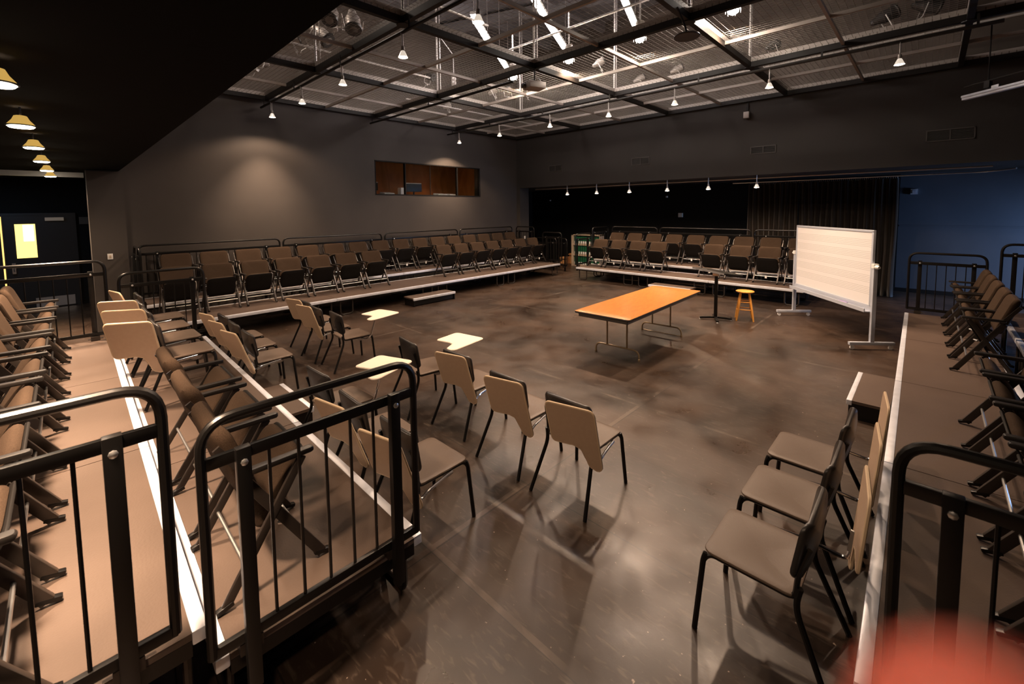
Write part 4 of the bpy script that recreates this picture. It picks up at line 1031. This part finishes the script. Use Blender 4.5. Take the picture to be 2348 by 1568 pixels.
# ------------------------------------------------------------ music whiteboard
def build_board():
    p0 = Vector((8.87, .60, 0)); p1 = Vector((10.60, 2.0, 0)); d = (p1 - p0); L = d.length; ang = math.atan2(d.y, d.x)
    t = thing('rolling_whiteboard', p0, ang, 'large rolling whiteboard printed with music staff lines', 'whiteboard')
    z0, z1 = .68, 1.90; ym = 0.0
    a, b = .045, L - .045
    o = MB().bb(a, b, -.010, .012, 0, z1 - z0).build('board_surface', 'staff', t, smooth=False); o.location = (0, 0, z0)
    f = MB(); e = .028
    f.bb(a - .01, b + .01, -.018, .020, z0 - .01, z0 + e).bb(a - .01, b + .01, -.018, .020, z1 - e, z1 + .01).bb(a - .01, a + e, -.018, .020, z0, z1).bb(b - e, b + .01, -.018, .020, z0, z1)
    f.build('board_frame', 'silver', t, bevel=.003)
    for x in (0, L):
        MB().box((x, 0, .71), (.045, .06, 1.26)).build('post', 'silver', t, bevel=.004)
        s = 1 if x == 0 else -1
        k = MB().lathe([(.035, 0), (.035, .03), (.022, .05), (.022, .07)], 12, Matrix.Translation((x - s * .02, 0, 1.33)) @ Matrix.Rotation(-s * PI / 2, 4, 'Y'))
        k.box((x, 0, 1.345), (.06, .075, .07)).build('pivot_knob', 'white', t)
        bf = MB().box((x, 0, .10), (.05, .68, .05)).build('base_foot', 'silver', t, bevel=.004)
        for y in (-.29, .29):
            c = MB().lathe([(.033, -.012), (.036, 0), (.033, .012)], 14, Matrix.Translation((x, y, .036)) @ Matrix.Rotation(PI / 2, 4, 'Y')).box((x, y, .065), (.03, .03, .03))
            c.build('caster', 'white', t)
    # tray on the camera side (local +y)
    tr = MB().bb(.03, L - .03, .02, .115, .60, .612).bb(.03, L - .03, .105, .117, .60, .66).bb(.03, L - .03, .016, .024, .60, .69)
    tr.build('tray', 'silver', t, smooth=False)
    M4 = Matrix.Translation(p0) @ Matrix.Rotation(ang, 4, 'Z')
    def small(name, m, mat, lab, cat, x, y, rz=0):
        q = M4 @ Vector((x, y, .6135)); o = m.build(name, mat, None); o.location = q + Vector((0, 0, .002)); o.rotation_euler = (0, 0, ang + rz); tag(o, lab, cat)
    small('board_eraser', MB().box((0, 0, .02), (.20, .045, .032)), 'purple', 'purple eraser lying in the whiteboard tray', 'eraser', .62, .064, 0)
    small('marker_pen', MB().tube([(-.07, 0, .009), (.07, 0, .009)], .008, 8), 'white', 'white marker lying in the whiteboard tray near the post', 'marker', .16, .065, .05)
    small('marker_pen', MB().tube([(-.065, 0, .009), (.065, 0, .009)], .008, 8), 'screen', 'dark marker in the tray beside the white marker', 'marker', .34, .06, -.2)
    small('pointer_stick', MB().tube([(-.42, 0, .009), (.42, 0, .009)], .007, 8), 'screen', 'long dark pointer lying in the whiteboard tray', 'pointer', 1.25, .06, 0)
build_board()

# ------------------------------------------------------------ rack with green binders, boxes by the recess
def build_rack():
    t = thing('binder_rack', (14.45, 9.75, 0), 0, 'beige open rack of green binders behind the far seats', 'rack')
    W = 1.35; H = 1.27
    f = MB(); f.bb(-.2, .2, W / 2 - .09, W / 2, 0, H).bb(-.2, .2, -W / 2, -W / 2 + .03, 0, H).bb(-.2, .2, -W / 2, W / 2, H - .03, H)
    f.build('rack_frame', 'beige', t, smooth=False)
    for z in (.06, .48, .90): MB().bb(-.19, .2, -W / 2 + .03, W / 2 - .09, z - .02, z).bb(-.2, -.19, -W / 2 + .03, W / 2 - .09, z - .06, z + .02).build('shelf', 'beige', t, smooth=False)
build_rack()
n = 0
rows_ = ('bottom', 'middle', 'top')
bproto = None
for r_, z in enumerate((.062, .482, .902)):
    if r_ == 2: cnt, hh = 12, .28
    else: cnt, hh = 12, .34
    for k in range(cnt):
        y = 9.75 + .52 - k * .10
        m = MB().box((0, 0, hh / 2), (.28, .085, hh))
        o = m.build('green_binder', 'green', None, smooth=False); o.location = (14.44, y, z)
        tag(o, 'green binder, %s from left on the %s shelf of the beige rack' % (ORD[k], rows_[r_]), 'binder', 'green binders on the %s shelf' % rows_[r_])
        MB().box((-.142, 0, .06), (.004, .07, .09)).build('spine_label', 'tag', o, smooth=False)
for (x, y, z, s, rz, lab) in ((14.75, 11.1, .0, (.34, .34, .26), .2, 'orange cardboard box on the floor left of the binder rack'), (14.9, 10.75, .0, (.3, .3, .42), -.2, 'taller cardboard box beside the binder rack')):
    o = MB().box((0, 0, s[2] / 2), s).build('cardboard_box', 'cardboard', None, smooth=False); o.location = (x, y, z); o.rotation_euler = (0, 0, rz); tag(o, lab, 'box', 'cardboard boxes by the recess')
    for q in (-1, 1): MB().box((q * (s[0] / 2 + .03), 0, s[2] - .02), (.10, s[1] * .95, .006), Matrix.Rotation(q * .6, 4, 'Y')).build('flap', 'cardboard', o, smooth=False)

# ------------------------------------------------------------ things in the control booth
def monitor(x, y, rz, lab, w=.5, h=.30):
    t = thing('computer_monitor', (x, y, 2.78), rz, lab, 'monitor', 'monitors in the booth')
    MB().box((0, 0, .25), (w, .04, h)).build('screen', 'screen', t, bevel=.006)
    MB().box((0, 0, .25 + h / 2 + .012), (w * .96, .05, .02)).build('top_edge', 'paper', t)
    MB().lathe([(.1, 0), (.1, .012), (.025, .02), (.025, .14)], 14).build('stand', 'screen', t)
monitor(6.55, 12.15, .1, 'monitor at the left end of the booth window', .36, .24)
monitor(8.0, 12.15, -.1, 'dark monitor near the middle of the booth window', .56, .26)
for (x, w, lab, nm, mt) in ((6.95, .34, 'flat pale keyboard at the left of the booth counter', 'keyboard', 'paper'), (8.95, .38, 'pale mixing console on the booth counter, left one', 'mixing_console', 'paper'), (9.42, .34, 'pale mixing console on the booth counter, right one', 'mixing_console', 'paper')):
    o = MB().box((0, 0, .04), (w, .3, .05), Matrix.Rotation(.12, 4, 'X')).build(nm, mt, None, bevel=.01); o.location = (x, 12.0, 2.785); tag(o, lab, nm.replace('_', ' '))
o = MB().box((0, 0, .12), (.16, .2, .23)).build('paper_stack', 'paper', None, bevel=.004); o.location = (7.52, 12.1, 2.781); tag(o, 'pale blue-white box beside the booth divider', 'box')
new_light('POINT', 'booth_fill', (9.2, 12.9, 2.35), 7, (1, .50, .18), bpy.data.objects['wall_booth'], size=.1)  # hidden fill lights added below the counter to brighten the back wall
new_light('POINT', 'booth_fill', (7.2, 12.9, 2.35), 3, (1, .45, .16), bpy.data.objects['wall_booth'], size=.1)

# ------------------------------------------------------------ the photographer's fingertip at the lens

def build_hand():
    """right hand in camera space (x right, y up, z back), placed in the world once, index fingertip near the lens"""
    M4 = cam.matrix_world.copy()
    wrist = Vector((.105, -.175, -.005))
    chains = [ # knuckle, joints..., tip, radii
        ([(.062, -.098, -.020), (.050, -.070, -.029), (.0385, -.047, -.031), (.0276, -.0296, -.0265)], (.0105, .0092, .0088, .0080)),
        ([(.080, -.100, -.024), (.076, -.062, -.040), (.088, -.042, -.052), (.102, -.050, -.058)], (.0105, .0094, .0088, .0078)),
        ([(.098, -.106, -.024), (.100, -.070, -.042), (.110, -.052, -.054), (.122, -.062, -.060)], (.0100, .0090, .0084, .0075)),
        ([(.114, -.116, -.020), (.120, -.086, -.036), (.128, -.072, -.046), (.138, -.080, -.052)], (.0092, .0082, .0076, .0068)),
        ([(.068, -.146, .004), (.050, -.122, .014), (.040, -.100, .018), (.036, -.084, .016)], (.0130, .0110, .0100, .0088)),
    ]
    vs = [wrist, Vector((.125, -.240, .010)), Vector((.092, -.135, -.012))]; es = [(0, 1), (0, 2)]; rad = [.027, .029, .030]
    for pts, rr_ in chains:
        prev = 2 if pts[0][1] > -.14 else 0
        for p, r in zip(pts, rr_):
            vs.append(Vector(p)); rad.append(r); es.append((prev, len(vs) - 1)); prev = len(vs) - 1
    me = bpy.data.meshes.new('hand'); me.from_pydata([M4 @ v for v in vs], es, []); me.update()
    o = bpy.data.objects.new('hand', me); col.objects.link(o)
    sk = o.modifiers.new('skin', 'SKIN'); sk.use_smooth_shade = True
    for i, r in enumerate(rad): me.skin_vertices[0].data[i].radius = (r, r)
    me.skin_vertices[0].data[0].use_root = True
    sd = o.modifiers.new('smooth', 'SUBSURF'); sd.levels = 2; sd.render_levels = 2
    me.materials.append(M['skin'])
    tag(o, 'blurred reddish finger of a hand close to the lens at the lower right', 'hand')
build_hand()
